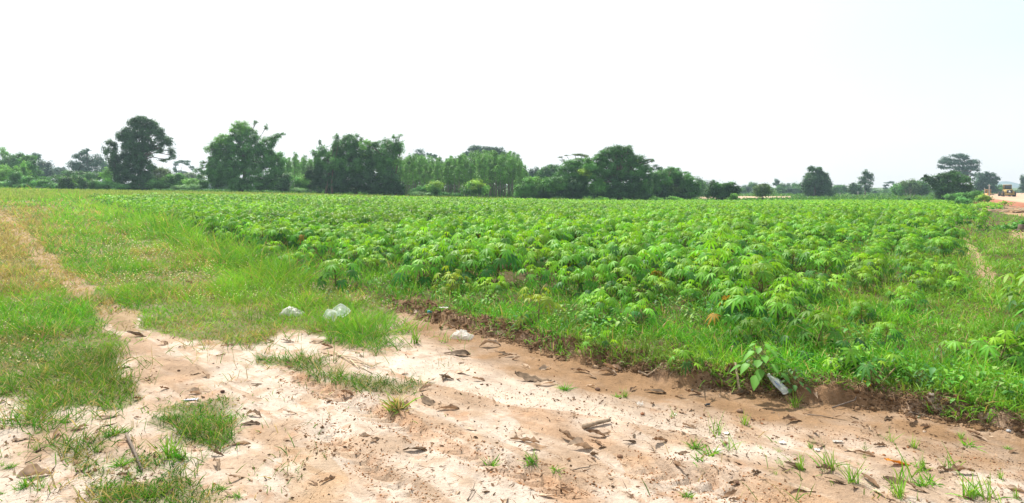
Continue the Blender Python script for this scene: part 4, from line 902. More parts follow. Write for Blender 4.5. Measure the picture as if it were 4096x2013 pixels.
shrub('long green grassy bank left of the brush heap', 78, [(3800, 790, 26, 10), (3835, 786, 30, 12), (3870, 782, 32, 14), (3905, 778, 26, 12), (3860, 796, 50, 10)], 'green', name='weed_bank')
shrub('vine covered bush at the corner where the crop meets the churned soil', 58, [(3858, 805, 22, 14), (3845, 815, 18, 14), (3870, 818, 20, 16), (3860, 828, 22, 10)], 'vine')
shrub('yellow flowered bush beside the brush heap', 72, [(3938, 790, 20, 10, 1, 'yellow'), (3950, 797, 18, 9, 1, 'green'), (3922, 797, 16, 9)], 'light')
shrub('single green grass clump on the churned soil below the road', 62, [(4015, 808, 7, 6), (4020, 811, 6, 5)], 'yellow')
shrub('leafy weed clump at the right border beside the dark stump', 22, [(4040, 905, 40, 16), (4085, 895, 26, 12), (4010, 915, 30, 10)], 'green', leaf=9)
shrub('grey green weed on the grass bank left of the dark stump', 24, [(3960, 925, 30, 9), (3985, 915, 20, 9)], 'vine', leaf=9)

# ------------------------------------------------------------------ clods, chips and dry roots of the ditch bank
def blob(r, sub=1):
    import bmesh
    bm = bmesh.new(); bmesh.ops.create_icosphere(bm, subdivisions=sub, radius=1.0)
    V = np.array([v.co[:] for v in bm.verts]); T_ = np.array([[v.index for v in f.verts] for f in bm.faces]); bm.free()
    V = V * (1 + r.uniform(-.45, .4, (len(V), 1))) * np.array([1, r.uniform(.7, 1), r.uniform(.55, .85)])
    return V, T_
BL = [blob(np.random.default_rng(k), 2 if k < 6 else 1) for k in range(12)]
def scatter_blobs(name, label, cat, x, y, z, s, C, mat, which=range(12)):
    mb = MB(); n = len(x); w = rng.choice(list(which), n)
    for k in which:
        i = np.where(w == k)[0]
        if not len(i): continue
        V, T_ = BL[k]; a = rng.uniform(0, 6.28, len(i)); ca, sa = np.cos(a), np.sin(a)
        X = (V[None, :, 0] * ca[:, None] - V[None, :, 1] * sa[:, None]) * s[i][:, None] + x[i][:, None]
        Y = (V[None, :, 0] * sa[:, None] + V[None, :, 1] * ca[:, None]) * s[i][:, None] + y[i][:, None]
        Z = V[None, :, 2] * s[i][:, None] + z[i][:, None]
        TT = (np.arange(len(i)) * len(V))[:, None, None] + T_[None]
        mb.add(np.stack([X, Y, Z], -1).reshape(-1, 3), None, TT.reshape(-1, 3), C=np.repeat(C[i], len(V), 0))
    return tag(mb.build(name, mat), label, cat, kind='stuff')
def along(n, lo, hi, dlo, dhi):
    t = rng.uniform(lo, hi, n); i = np.clip(t.astype(int), 0, len(EDGE) - 2); f = (t - i)[:, None]
    p = EDGE[i] * (1 - f) + EDGE[i + 1] * f; d = nrm(EDGE[i + 1] - EDGE[i]); nn = np.stack([-d[:, 1], d[:, 0]], 1)
    q = p + nn * rng.uniform(dlo, dhi, n)[:, None]; return q[:, 0], q[:, 1]
x, y = along(15000, 5.2, 17.4, -.09, .28); z = height(x, y)
s = rng.uniform(.003, .013, len(x)) * (1 + 1.6 * (rng.uniform(0, 1, len(x)) < .06)); k_ = fbm(x * 3, y * 3, 213, 2) > .45; x, y, z, s = x[k_], y[k_], z[k_] - .3 * s[k_], s[k_]
C = pick(len(x), np.array([(.15, .09, .048), (.21, .13, .075), (.30, .205, .13), (.09, .055, .032)]), (5, 3, 1.2, 2))
scatter_blobs('soil_clods', 'crumbly brown clods along the ridge of the ditch bank', 'soil clods', x, y, z + s * .3, s, C, M['clod'])
x, y = along(15000, 5.4, 17.4, -.03, .24); z = height(x, y); n = len(x)
k = fbm(x * 2.3, y * 2.3, 211, 2) > .38; x, y, z = x[k], y[k], z[k]; n = len(x); mb = MB()
V, Q, CC = blades(x, y, z + .02, rng.uniform(.03, .11, n), np.full(n, .0016), 1.25, pick(n, np.array([(.24, .15, .085), (.13, .08, .045), (.38, .28, .18), (.07, .045, .03)]), (3, 3, 1.5, 2)), 1., droop=.7); mb.add(V, Q, C=CC)
tag(mb.build('dry_roots', M['dead']), 'fine dry roots and dead grass hanging on the ditch bank', 'roots', kind='stuff')
# crumbs pressed up by tyres
X = []; Yv = []
for (p, q, w, dep) in RUTS:
    L = math.hypot(q[0] - p[0], q[1] - p[1]); n = int(L * 330); t = rng.uniform(0, 1, n); o = rng.choice([-1.5, 1.5, 0.4], n) * w + rng.normal(0, .022, n)
    dx, dy = (q[0] - p[0]) / L, (q[1] - p[1]) / L; X.append(p[0] + dx * t * L - dy * o); Yv.append(p[1] + dy * t * L + dx * o)
x = np.concatenate(X); y = np.concatenate(Yv); z = height(x, y); s = rng.uniform(.0016, .0062, len(x))
scatter_blobs('tyre_crumbs', 'reddish crumbs of soil pressed up along the tyre tracks', 'soil crumbs', x, y, z + s * .3, s, pick(len(x), np.array([(.34, .17, .085), (.26, .125, .06), (.42, .27, .17)]), (3, 2, 2)), M['clod'])
x, y = scatter(9000, 2.9, 9, -.95, .95, -.3); m_ = (edge_d(x, y) < -.02) & (rng.uniform(0, 1, len(x)) < 1.6 * fbm(x * 1.8, y * 1.8, 225, 3) - .4); x, y = x[m_], y[m_]; z = height(x, y); n = len(x); mb = MB()
V, Q, CC = blades(x, y, z + .006, rng.uniform(.015, .075, n), np.full(n, .0013) * rng.uniform(.6, 1.6, n), 1.5, pick(n, np.array([(.30, .2, .12), (.17, .105, .06), (.42, .34, .23), (.10, .065, .045)]), (3, 3, 2, 2)), 1., droop=.02); mb.add(V, Q, C=CC)
tag(mb.build('straw_bits', M['dead']), 'thin bits of straw and stalk strewn flat over the sand', 'straw', kind='stuff')
# small chips and grit over the sand
x, y = scatter(60000, 2.9, 9.5, -.95, .95, -.3); u, v = proj(x, y, height(x, y, False))
band = np.maximum(inpoly(u, v, [(1480, 1430), (1760, 1400), (2150, 1520), (2600, 1620), (3200, 1700), (4096, 1850), (4096, 2013), (3400, 1900), (2600, 1760), (2000, 1640), (1500, 1540)]) * 1., .16)
k = (edge_d(x, y) < .0) & (rng.uniform(0, 1, len(x)) < band * (1.4 * fbm(x * 2, y * 2, 221, 3) - .25)); x, y = x[k], y[k]; z = height(x, y)
s = rng.uniform(.0012, .0045, len(x)) * (1 + 1.6 * (rng.uniform(0, 1, len(x)) < .06))
scatter_blobs('leaf_crumbs', 'dark and reddish crumbs of bark and dead leaf strewn over the sand', 'debris', x, y, z + s * .2, s, pick(len(x), np.array([(.13, .07, .04), (.22, .10, .05), (.07, .05, .04), (.38, .3, .24), (.28, .13, .06)]), (4, 3, 2, 1.5, 2)), M['clod'], range(6, 12))

# ------------------------------------------------------------------ dead leaves (individuals)
DC = np.array([(.26, .17, .11), (.34, .235, .16), (.17, .105, .065), (.28, .175, .105), (.40, .30, .22), (.13, .09, .06)])
def leaf_arr(r, L=.2, Wd=.035, arch=.2, curl=.5, twist=.3, nk=10, ml=5, ragged=.2):
    t = np.linspace(0, 1, nk); w = np.sin(np.pi * np.clip(t, .02, .985) ** .8) ** .8 * Wd; w[0] = Wd * .12; w[-1] = .001
    w = w * (1 + r.uniform(-ragged, ragged, nk)); a = np.linspace(-1, 1, ml)
    side = r.uniform(-.3, .3); cx = np.sin(t * math.pi) * side * L * .4
    zc = arch * L * np.sin(np.pi * t) * r.choice([1, .6]) + r.uniform(-.05, .25) * L * t ** 3
    tw = twist * (t - .4) * 2
    X = cx[:, None] + a[None] * w[:, None] * np.cos(tw)[:, None] * (1 - .25 * curl * a[None] ** 2)
    Z = zc[:, None] + curl * w[:, None] * a[None] ** 2 + a[None] * w[:, None] * np.sin(tw)[:, None] + r.normal(0, .004, (nk, ml))
    Y = np.repeat((t * L)[:, None], ml, 1) - L / 2
    Z -= Z.min() ; Z += .001
    V = np.stack([X, Y, Z], -1).reshape(-1, 3); Q = []
    for i in range(nk - 1):
        for j in range(ml - 1): Q.append((i * ml + j, i * ml + j + 1, (i + 1) * ml + j + 1, (i + 1) * ml + j))
    C = np.tile(DC[r.integers(0, len(DC))] * r.uniform(.8, 1.2), (nk, ml, 1)).astype(float); C[:, ml // 2] *= .75; C[0] *= .6
    return V, np.array(Q), C.reshape(-1, 3)
x, y = scatter(16000, 2.9, 9, -.95, .95, -.35); m_ = (edge_d(x, y) < -.02) & (rng.uniform(0, 1, len(x)) < 2.6 * fbm(x * 2.4, y * 2.4, 227, 4) - 1.2); x, y = x[m_], y[m_]; z = height(x, y); n = len(x); mb = MB(); L_ = rng.uniform(.006, .03, n)
V, Q, CC = blades(x, y, z + .007, L_, L_ * rng.uniform(.12, .32, n), 1.4, pick(n, DC, (2, 1, 3, 2, 1, 3)), 1., prof=(.4, 1, .1), droop=-.15); mb.add(V, Q, C=CC)
tag(mb.build('leaf_fragments', M['dead']), 'small broken bits of brown leaf gathered in drifts on the sand', 'leaf litter', kind='stuff')
LEAFP = []
for i in range(18):
    r = np.random.default_rng(700 + i)
    V, Q, C = leaf_arr(r, .2, r.uniform(.02, .04), r.uniform(.0, .14), r.uniform(-.2, .9), r.uniform(-.7, .7))
    o = mk('dead_leaf', V, Q, None, C, M['dead'], link=False, smooth=True); o['category'] = 'dead leaf'; LEAFP.append(o)
def put_leaf(u, v, lpx, rz, pi, label, group=None, dz=0.0):
    x, y, z = gp(u, v); o = LEAFP[pi % len(LEAFP)].copy(); COL.objects.link(o); k = max(.2, .88 * lpx / F * y / .2)
    o.location = (x, y, z - .007 * random.random() + dz); o.rotation_euler = (random.uniform(-.15, .25), random.uniform(-.3, .3), rz); o.scale = (k * random.uniform(.8, 1.2), k, k * random.uniform(.8, 1.5)); o['label'] = label
    if group: o['group'] = group
    return o
LV = [(140, 1905, 150, 1.4, 1, 'large brown dead leaf arched on the sand at the left border'), (8, 1610, 60, .2, 4, 'upright brown dead leaf cut by the left border'), (205, 1510, 50, .8, 6, 'pale dead leaf on grass left of the sand'), (345, 1400, 60, 1.2, 3, 'tan dead leaf low in the left grass'),
 (500, 1475, 55, .6, 5, 'pale dead leaf at the left edge of the bare sand'), (555, 1600, 60, .3, 7, 'folded tan dead leaf on the sand beside the dense grass patch'), (780, 1575, 90, 1.5, 1, 'thick curled dead leaf above the striped wrapper'), (600, 1505, 40, .1, 2, 'small standing leaf tip on the pale sand'),
 (820, 1510, 60, 1.0, 9, 'grey twisted dead leaf mid sand, right of the standing tip'), (1030, 1540, 60, 1.5, 3, 'reddish dead leaf on the sand below the grass strip'), (1015, 1665, 90, 1.2, 8, 'dark crumpled leaf at the right end of the dense grass patch'), (1000, 1700, 90, 1.8, 5, 'dark flat leaf pile beside the dense grass patch'),
 (1160, 1655, 60, 1.6, 6, 'thin dead leaf lying across the middle sand'), (1185, 1530, 50, 1.0, 2, 'small curled leaf by the tyre track top'), (1460, 1745, 55, 1.3, 1, 'reddish thin leaf in the middle of the bare sand'), (1500, 1765, 70, .5, 9, 'pale grey leaf beside the reddish thin leaf'), (1660, 1805, 110, 1.5, 3, 'long arched brown leaf with pointed ends on the lower sand'),
 (1160, 1765, 60, 1.4, 5, 'small dark leaf on pale sand left of the track'), (1250, 1940, 60, 1.2, 7, 'brown leaf at the orange stain'), (1310, 1925, 90, .6, 10, 'curled tan leaf beside the orange stain'), (1785, 1515, 80, 1.1, 11, 'dark pointed leaf standing up on the gravelly sand'), (1980, 1610, 50, .4, 12, 'black curled leaf tip on the reddish debris'),
 (1600, 1630, 100, 1.6, 13, 'dark leaf under the light grass tuft'), (1720, 1610, 120, 1.0, 14, 'wide brown leaf beside the light grass tuft'), (1790, 1640, 110, 1.9, 15, 'striped brown leaf lying right of the light grass tuft'), (1390, 1590, 80, 1.2, 16, 'brown leaf next to the grass strip'), (1880, 1720, 70, 1.3, 17, 'thin brown leaf with raised ends mid sand'),
 (2130, 1520, 170, 1.5, 14, 'broad brown leaf mat on the sand below the ditch'), (2180, 1475, 80, 1.0, 1, 'dark leaf at the left end of the ditch mud'), (2170, 1540, 120, 1.7, 2, 'crumpled leaf pile on the sand at the ditch'), (2320, 1490, 90, 1.3, 4, 'flat brown leaf in the ditch mud'), (2370, 1510, 80, .9, 6, 'reddish leaf in the ditch mud'), (2450, 1475, 90, 2.0, 13, 'large tan leaf on the ditch mud'), (2430, 1500, 90, 1.2, 8, 'leaf with wavy rim on the ditch mud'),
 (2620, 1570, 100, 1.4, 3, 'arched leaf on the sand just below the ditch'), (2720, 1540, 60, 1.6, 5, 'thin dark leaf stretched across the ditch mud'), (2900, 1560, 100, 1.2, 7, 'dark leaf bundle at the broad leaved weed'), (2960, 1580, 110, 2.0, 11, 'long curved leaf before the crushed bottle'), (2780, 1580, 90, 1.5, 9, 'dark straw coloured leaf heap on the ditch rim'),
 (2100, 1770, 140, 1.2, 10, 'dark brown leaf at the left of the lower leaf heap'), (2160, 1790, 160, 1.6, 12, 'blackish leaf heap on the lower sand'), (2270, 1760, 110, .9, 0, 'leaf with a raised pointed tip on the lower sand'), (2320, 1795, 120, 1.5, 1, 'flattened brown leaf right of the leaf heap'), (2385, 1745, 90, 1.2, 16, 'crumpled dark leaf below the pale log'), (2520, 1770, 70, 1.5, 3, 'thin leaf on the right of the pale log'), (2410, 1795, 50, 1.0, 5, 'small green brown leaf on the lower sand'),
 (2640, 1775, 110, .9, 7, 'curved brown leaf above the tyre rut'), (2610, 1800, 60, .1, 8, 'frayed leaf stub below the curved leaf'), (2270, 1970, 110, 1.1, 13, 'green brown leaf lying on the tyre crumbs'), (2190, 1985, 100, 1.7, 2, 'reddish leaf beside the tyre crumbs at the bottom'), (2520, 1990, 60, .6, 9, 'thin pale leaf at the bottom middle'),
 (3170, 1690, 120, 1.8, 4, 'long dark leaf across the pale sand on the right'), (3260, 1785, 120, 1.2, 6, 'dark twisted leaf above the leaf cluster on the right'), (3400, 1805, 90, 1.5, 17, 'tan folded leaf on the right sand'), (3460, 1820, 80, 1.0, 15, 'grey leaf with a ragged rim right of the tan one'), (3520, 1785, 70, 1.4, 10, 'dark leaf among small sprouts on the right'), (3215, 1625, 50, .3, 2, 'dark red brown leaf standing on the sand right of the bottle'),
 (3250, 1525, 70, .9, 13, 'large tan leaf leaning on the dark bank right of the bottle'), (3270, 1565, 70, .4, 8, 'broken pale leaf in the ditch on the right'), (3390, 1560, 40, .3, 1, 'thin pointed leaf in the right ditch'), (3140, 1890, 80, .5, 5, 'brown leaf of the right leaf cluster, at its left end'), (3180, 1870, 90, 1.0, 11, 'black curled leaf of the right leaf cluster'), (3300, 1880, 110, 1.9, 0, 'big dark folded leaf of the right leaf cluster'), (3350, 1930, 110, 1.2, 3, 'olive leaf under the right leaf cluster'), (3480, 1930, 100, .3, 16, 'pale upright leaf by the tall sprouts'), (3420, 1950, 90, 2.2, 12, 'pale grey leaf in the bottom right sprouts'),
 (3600, 1930, 150, 1.4, 14, 'large dark leaf at the bottom right'), (3660, 1960, 120, .9, 6, 'crumpled dark leaf right of the large dark leaf'), (3770, 1885, 80, 1.3, 9, 'dark curled leaf on the right sand'), (3850, 1900, 130, 1.7, 4, 'striped brown leaf on the far right sand'), (3690, 1850, 60, 1.0, 2, 'black crumpled leaf right of the orange leaf'), (3640, 1690, 110, 2.1, 7, 'long dark leaf in the right hollow'), (3700, 1710, 90, 2.0, 10, 'thin dark leaf on the wavy sand at right'), (3560, 1680, 80, 1.9, 5, 'small brown leaf beside the debris line at right'), (4060, 1960, 90, 1.2, 1, 'dark leaf at the lower right border'), (3200, 1960, 150, 1.5, 17, 'wide brown leaf at the bottom right of the track'),
 (80, 1760, 90, 1.5, 2, 'grey leaf on the left sand'), (215, 1745, 90, .5, 9, 'pale curled leaf standing on the left sand'), (350, 1770, 70, 1.1, 4, 'thin tan leaf on the patchy sand at left'), (440, 1670, 80, 2.3, 14, 'striped dead leaf at the tip of the left grass'), (330, 1700, 40, .3, 5, 'small tan leaf in the left grass'), (320, 1850, 80, 1.5, 12, 'dark leaf on the left beside the straight stick'), (500, 1905, 70, 1.3, 16, 'reddish brown leaf under the straight stick'), (860, 1870, 100, .7, 8, 'pale leaf at the right of the lower left grass'), (940, 1920, 90, 2.2, 6, 'long thin leaf at the lower left sand'), (690, 1970, 70, .2, 3, 'pinkish pale leaf in the bottom left grass'), (870, 1820, 80, 1.2, 0, 'grey leaf at the foot of the dense grass patch'), (960, 1780, 90, 2.0, 15, 'brown leaf right of the dense grass patch'),
 (545, 1345, 90, 1.6, 11, 'dark leaf pile at the top of the bare sand'), (650, 1380, 60, 1.4, 9, 'grey leaf on the rim of the bare sand'), (910, 1385, 60, 1.0, 13, 'striped grey leaf at the grass rim above the sand'), (340, 1320, 50, .3, 3, 'pale leaf pair in the left grass'), (760, 1140, 50, 1.3, 4, 'pale leaf on the verge below the tyre strip'), (330, 1095, 40, .8, 6, 'pale leaf beside the dry strip on the verge'), (270, 1092, 40, 1.4, 2, 'dark leaf on the dry strip of the verge'),
 (1150, 1370, 70, 1.4, 5, 'tan leaf at the sand rim below the plastic bag'), (1270, 1325, 90, 1.5, 12, 'dark brown leaf on the rim below the plastic box'), (1265, 1370, 70, .9, 2, 'dark pointed leaf on the small sand patch'), (1310, 1395, 60, 1.1, 7, 'tan leaf on the small sand patch'), (1150, 1470, 70, .6, 4, 'large pale leaf lying in the grass strip'), (1075, 1370, 60, 1.3, 9, 'grey leaf at the tip of the verge grass'), (1450, 1430, 60, .6, 14, 'dark leaf beside the bundle of sticks'), (1830, 1420, 120, 1.5, 3, 'reddish leaf mat near the ditch head'), (1800, 1310, 60, 1.6, 13, 'dark leaf tent behind the plastic bag in the ditch'), (1765, 1310, 60, .2, 17, 'pale leaf standing by the dark leaf tent'),
 (1960, 1390, 100, 1.5, 8, 'pale round leaf in the ditch mud'), (2010, 1420, 70, 1.4, 5, 'thin pale leaf in the ditch mud')]
for (u, v, l, rz, pi, lab) in LV:
    put_leaf(u, v, l, math.pi - rz if (u * 7 + v) % 2 else rz, pi, lab)
n = 0
while n < 172:
    u = random.uniform(0, 4096); v = random.uniform(1420, 2010)
    x, y, z = gp(u, v)
    if edge_d(np.array([x]), np.array([y]))[0] > -.12: continue
    p = float(fbm(np.array([x * 2.2]), np.array([y * 2.2]), 231, 2)[0]) + (.05 if u > 1900 else -.02)
    if random.uniform(.47, .62) > p: continue
    put_leaf(u, v, random.choice([random.uniform(18, 45), random.uniform(18, 45), random.uniform(45, 85)]), random.uniform(0, 6.28), random.randrange(18), 'curled brown dead leaf on the sandy ground, one of many alike', 'dead leaves scattered on the sand'); n += 1
lf = leaf_arr(np.random.default_rng(5), .13, .022, .08, .6, .2)
for col, u, v, s, rz, lab, cat in (((.62, .22, .03), 3590, 1862, 1.0, 1.6, 'bright orange dead leaf among sprouts at the bottom right', 'dead leaf'), ((.55, .38, .02), 3465, 1565, .5, .4, 'yellow leaf fallen at the ditch rim under a cassava shoot', 'dead leaf'), ((.6, .42, .05), 4012, 1588, .6, 1.0, 'yellow heart shaped leaf in the grass at the right', 'dead leaf'), ((.5, .4, .04), 3565, 1500, .5, .2, 'yellow leaf hanging in the grass on the right bank', 'dead leaf')):
    x, y, z = gp(u, v); o = mk('dead_leaf', lf[0], lf[1], None, np.tile(col, (len(lf[0]), 1)), M['dead'], loc=(x, y, z + (.0 if v > 1700 else .05)), smooth=True); o.rotation_euler = (.2, .2, rz); o.scale = (s * 1.3, s * 1.2, s); tag(o, lab, cat)

# ------------------------------------------------------------------ grass tufts and weeds (individuals)
def tuft_proto(i, n=46, L=.16, lean=.55, W=.003, cols=GREENS, droop=.35):
    x = rng.normal(0, .018, n); y = rng.normal(0, .018, n)
    V, Q, C = blades(x, y, np.zeros(n), L * rng.uniform(.45, 1.2, n), np.full(n, W) * rng.uniform(.7, 1.2, n), lean, pick(n, cols, [1] * len(cols)), prof=(.8, 1, .65, .05), droop=droop)
    return mk('grass_tuft', V, Q, None, C, M['grass'], link=False)
TP = [tuft_proto(0), tuft_proto(1, 30, .2, .35, cols=GREENS[2:]), tuft_proto(2, 60, .12, .75), tuft_proto(3, 14, .2, .25, cols=GREENS[1:]), tuft_proto(4, 80, .14, .6, cols=np.concatenate([GREENS[2:], DRY])), tuft_proto(5, 22, .08, .7, cols=GREENS[1:])]
def put_tuft(u, v, hpx, pi, label, group=None):
    x, y, z = gp(u, v); o = TP[pi].copy(); COL.objects.link(o); L = (.16, .2, .12, .2, .14, .08)[pi]; k = hpx / F * y / L / .8
    o.location = (x, y, z - .003); o.rotation_euler = (0, 0, random.uniform(0, 6.28)); o.scale = (k, k, k); tag(o, label, 'grass tuft', group)
for (u, v, h, pi, lab) in [(1590, 1640, 95, 4, 'light yellow green grass tuft at the middle of the sand'), (680, 1830, 120, 1, 'long bladed grass tuft leaning left on the dense grass patch'), (720, 1840, 80, 0, 'grass tuft at the root of the leaning long tuft'), (1370, 1310, 70, 0, 'lush grass tuft in front of the clear plastic box'), (1420, 1300, 60, 2, 'grass clump right of the clear plastic box'), (1660, 1375, 80, 1, 'loose grass tuft at the head of the ditch'), (1780, 1370, 60, 3, 'sparse grass shoots left of the ditch bag'), (2130, 1855, 70, 0, 'dark green grass tuft at the left of the tyre rut'), (1960, 1850, 60, 2, 'grey green grass tuft under dead leaves on the lower sand'), (2225, 1885, 40, 5, 'small grass rosette below the dark green tuft'),
    (3180, 1630, 70, 1, 'yellow green grass tuft on the ditch rim right of the bottle'), (2870, 1740, 95, 3, 'tall lone grass sprout on the pale sand'), (2690, 1670, 50, 3, 'thin two bladed sprout on the sand'), (2500, 1590, 45, 1, 'small bright grass sprouts on the ditch rim'), (2470, 1590, 30, 5, 'tiny grass rosette on the ditch rim'), (2260, 1560, 40, 2, 'flattened grass tuft on the sand below the ditch'), (3410, 1930, 100, 1, 'grass tuft with many shoots at the bottom right'), (3620, 1920, 140, 3, 'tallest grass sprout at the bottom right'), (3590, 1990, 110, 1, 'grass tuft at the bottom border, right part'), (3880, 1990, 110, 1, 'grass tuft near the lower right corner'), (3960, 2000, 140, 3, 'tall grass sprouts near the lower right corner'), (3800, 1880, 100, 3, 'thin tall sprout on the right sand'), (3300, 1880, 110, 3, 'thin sprouts rising from the right leaf cluster'), (3330, 1870, 100, 3, 'pair of grass sprouts by the right leaf cluster'), (3200, 1880, 70, 1, 'grass sprouts at the left of the right leaf cluster'), (3690, 1880, 60, 5, 'grass rosette behind the orange leaf'), (100, 1950, 60, 0, 'lone grass tuft on the lower left sand'), (160, 1955, 40, 5, 'small tuft on the lower left sand'), (450, 1745, 60, 0, 'bright grass tuft by the straight stick'), (590, 1990, 70, 0, 'blue green grass tuft at the bottom left'), (2840, 1820, 60, 5, 'small bright rosette on the right sand'), (2980, 1700, 60, 1, 'sprout tuft right of the white scrap'), (2920, 1800, 90, 3, 'thin sprouts at the grass of the right sand'), (2790, 1840, 40, 5, 'little rosette above the tyre rut'), (880, 1960, 50, 0, 'tuft on brown soil at the bottom left'), (950, 1990, 45, 0, 'second tuft on brown soil at the bottom left')]:
    put_tuft(u, v, h, pi, lab)
for i in range(46):
    u = random.choice([random.uniform(2700, 4090), random.uniform(0, 560)]); v = random.uniform(1740, 2005) if u > 600 else random.uniform(1660, 2005)
    put_tuft(u, v, random.uniform(18, 60), random.choice([5, 3, 0, 1]), 'small green grass sprout on the sand, one of many alike', 'small grass sprouts on the sand')

def weed(u, vb, vt, label, seed, big=1.0, col=(.10, .27, .035), n=34, ov=.36, nm='leafy_weed'):
    r = np.random.default_rng(seed); x, y, z = gp(u, vb); hh = (vb - vt) / F * y
    root = empty(nm, (x, y, z), label, 'weed'); st = MB(); st.tube([(0, 0, -.02), (.01, .01, hh * .5), (.015, 0, hh * .93)], [.006, .005, .003], 5)
    P = []; D = []; Nn = []; L = []; C = []
    for i in range(n):
        q = i / n; h0 = np.array([.012, .005, hh * (.95 - .7 * q)]); az = i * 2.4 + r.uniform(-.3, .3); o = np.array([math.cos(az), math.sin(az), 0]); el = .95 - .6 * q
        E = h0 + (o * math.cos(el) + np.array([0, 0, math.sin(el)])) * hh * (.2 + .34 * q); st.tube([h0, E], [.0022, .0016], 4, cap=False)
        d = o * .9 - np.array([0, 0, .25 + .2 * r.uniform()]); d /= np.linalg.norm(d); nn = np.array([0, 0, 1.0]); nn = nn - d * (nn @ d); P.append(E); D.append(d); Nn.append(nn / np.linalg.norm(nn)); L.append(hh * big * (.15 + .10 * q) * r.uniform(.85, 1.15)); C.append(np.array(col) * r.uniform(.8, 1.2) * (1.25 - .4 * q))
    V, Q, k = strips(P, np.array(D), np.array(Nn), L, np.array(L) * ov, r.uniform(.1, .5, n), (.1, .75, 1, .85, .5, .03), mid=True, fold=.2)
    CC = np.repeat(np.array(C), k, 0).reshape(n, 6, 3, 3).copy(); CC[:, :, 1] = CC[:, :, 1] * 1.2 + .015
    mk('foliage', V, Q, None, CC.reshape(-1, 3), M['cassava'], root); st.build('stem', M['stem'], root)
weed(3045, 1560, 1385, 'broad leaved bright green weed growing at the ditch bank', 1, 1.15)
weed(3170, 1560, 1450, 'dark leafy weed right of the crushed bottle', 2, .9, (.05, .14, .03))
weed(3330, 1500, 1420, 'pale leaved weed with tiny white blossoms on the ditch bank', 3, .8, (.14, .22, .07), 20)
weed(3480, 1560, 1460, 'leafy weed hanging before the right grass bank', 4, .9)
weed(3990, 1600, 1530, 'round leaved weed at the lower right of the grass bank', 5, 1.2, (.11, .23, .025))
weed(3680, 1560, 1490, 'glossy dark weed within the right grass bank', 6, 1., (.045, .13, .03))
weed(3760, 1500, 1390, 'tall narrow leaved weed in the right grass bank', 7, 1.1, (.06, .16, .035), 20, .2)
weed(3020, 1700 - 200, 1400, 'upright weed behind the broad leaved one', 8, .8, (.05, .14, .03))
weed(1310, 1215, 1160, 'small grey leaved weed behind the clear plastic box', 9, .9, (.12, .19, .09), 18)
weed(1200, 1195, 1140, 'small round leaved weed behind the plastic bag', 10, .9, (.10, .19, .05), 18)

def field_weeds():
    """low leafy weeds filling the strip between the crop and the bank and the right side"""
    fo = MB(); x, y = scatter(12500, 3.2, 26, -.3, 1.6, -.6); d = edge_d(x, y); z = height(x, y); u, v = proj(x, y, z); rm = right_mask(x, y, z)
    g = np.maximum((1 - ss(d, 1.4, 3.2)) * ss(d, .12, .35) * (x > -2.2), rm * .9) * (.65 * ss(fbm(x * 1.3, y * 1.3, 401, 3), .42, .62))
    for P in BARE_R: g = np.where(inpoly(u, v, P), 0, g)
    k = (d > .12) & (rng.uniform(0, 1, len(x)) < g); x, y, z = x[k], y[k], z[k]; n = len(x); m = 16
    hh = rng.uniform(.07, .22, n); q = np.tile(np.linspace(0, 1, m), n); X = np.repeat(x, m); Y = np.repeat(y, m); Z = np.repeat(z, m); Hh = np.repeat(hh, m)
    az = np.tile(np.arange(m) * 2.4, n) + np.repeat(rng.uniform(0, 6.28, n), m) + rng.uniform(-.4, .4, n * m); o = np.stack([np.cos(az), np.sin(az), np.zeros(n * m)], 1)
    P = np.stack([X, Y, Z + Hh * (1 - .8 * q)], 1) + o * (Hh * rng.uniform(.05, .45, n * m))[:, None]
    D = nrm(o + np.array([0, 0, 1.0]) * rng.uniform(-.6, .5, (n * m, 1))); Nn = np.array([0, 0, 1.0]) - D * D[:, 2:3]; Nn = nrm(Nn)
    L = Hh * rng.uniform(.16, .34, n * m); kind = np.repeat(rng.uniform(.12, .36, n), m)
    V, Q, kk = strips(P, D, Nn, L, L * kind, rng.uniform(.1, .6, n * m), (.12, 1, .75, .05), mid=True, fold=.2)
    C = np.repeat(pick(n, np.array([(.06, .22, .03), (.10, .29, .03), (.16, .35, .04), (.05, .17, .04), (.20, .33, .08)]), (3, 4, 3, 2, 1.5)), m, 0) * (1.2 - .45 * q)[:, None]
    fo.add(V, Q, C=np.repeat(C, kk, 0)); V, Q, CC = blades(x, y, z, hh * 1.05, np.full(n, .0025), .1, np.tile([.13, .2, .06], (n, 1)), droop=.02); fo.add(V, Q, C=CC)
    tag(fo.build('field_weeds', M['cassava']), 'low mixed leafy weeds between the outer crop plants and the ditch bank', 'weeds', kind='stuff')
field_weeds()

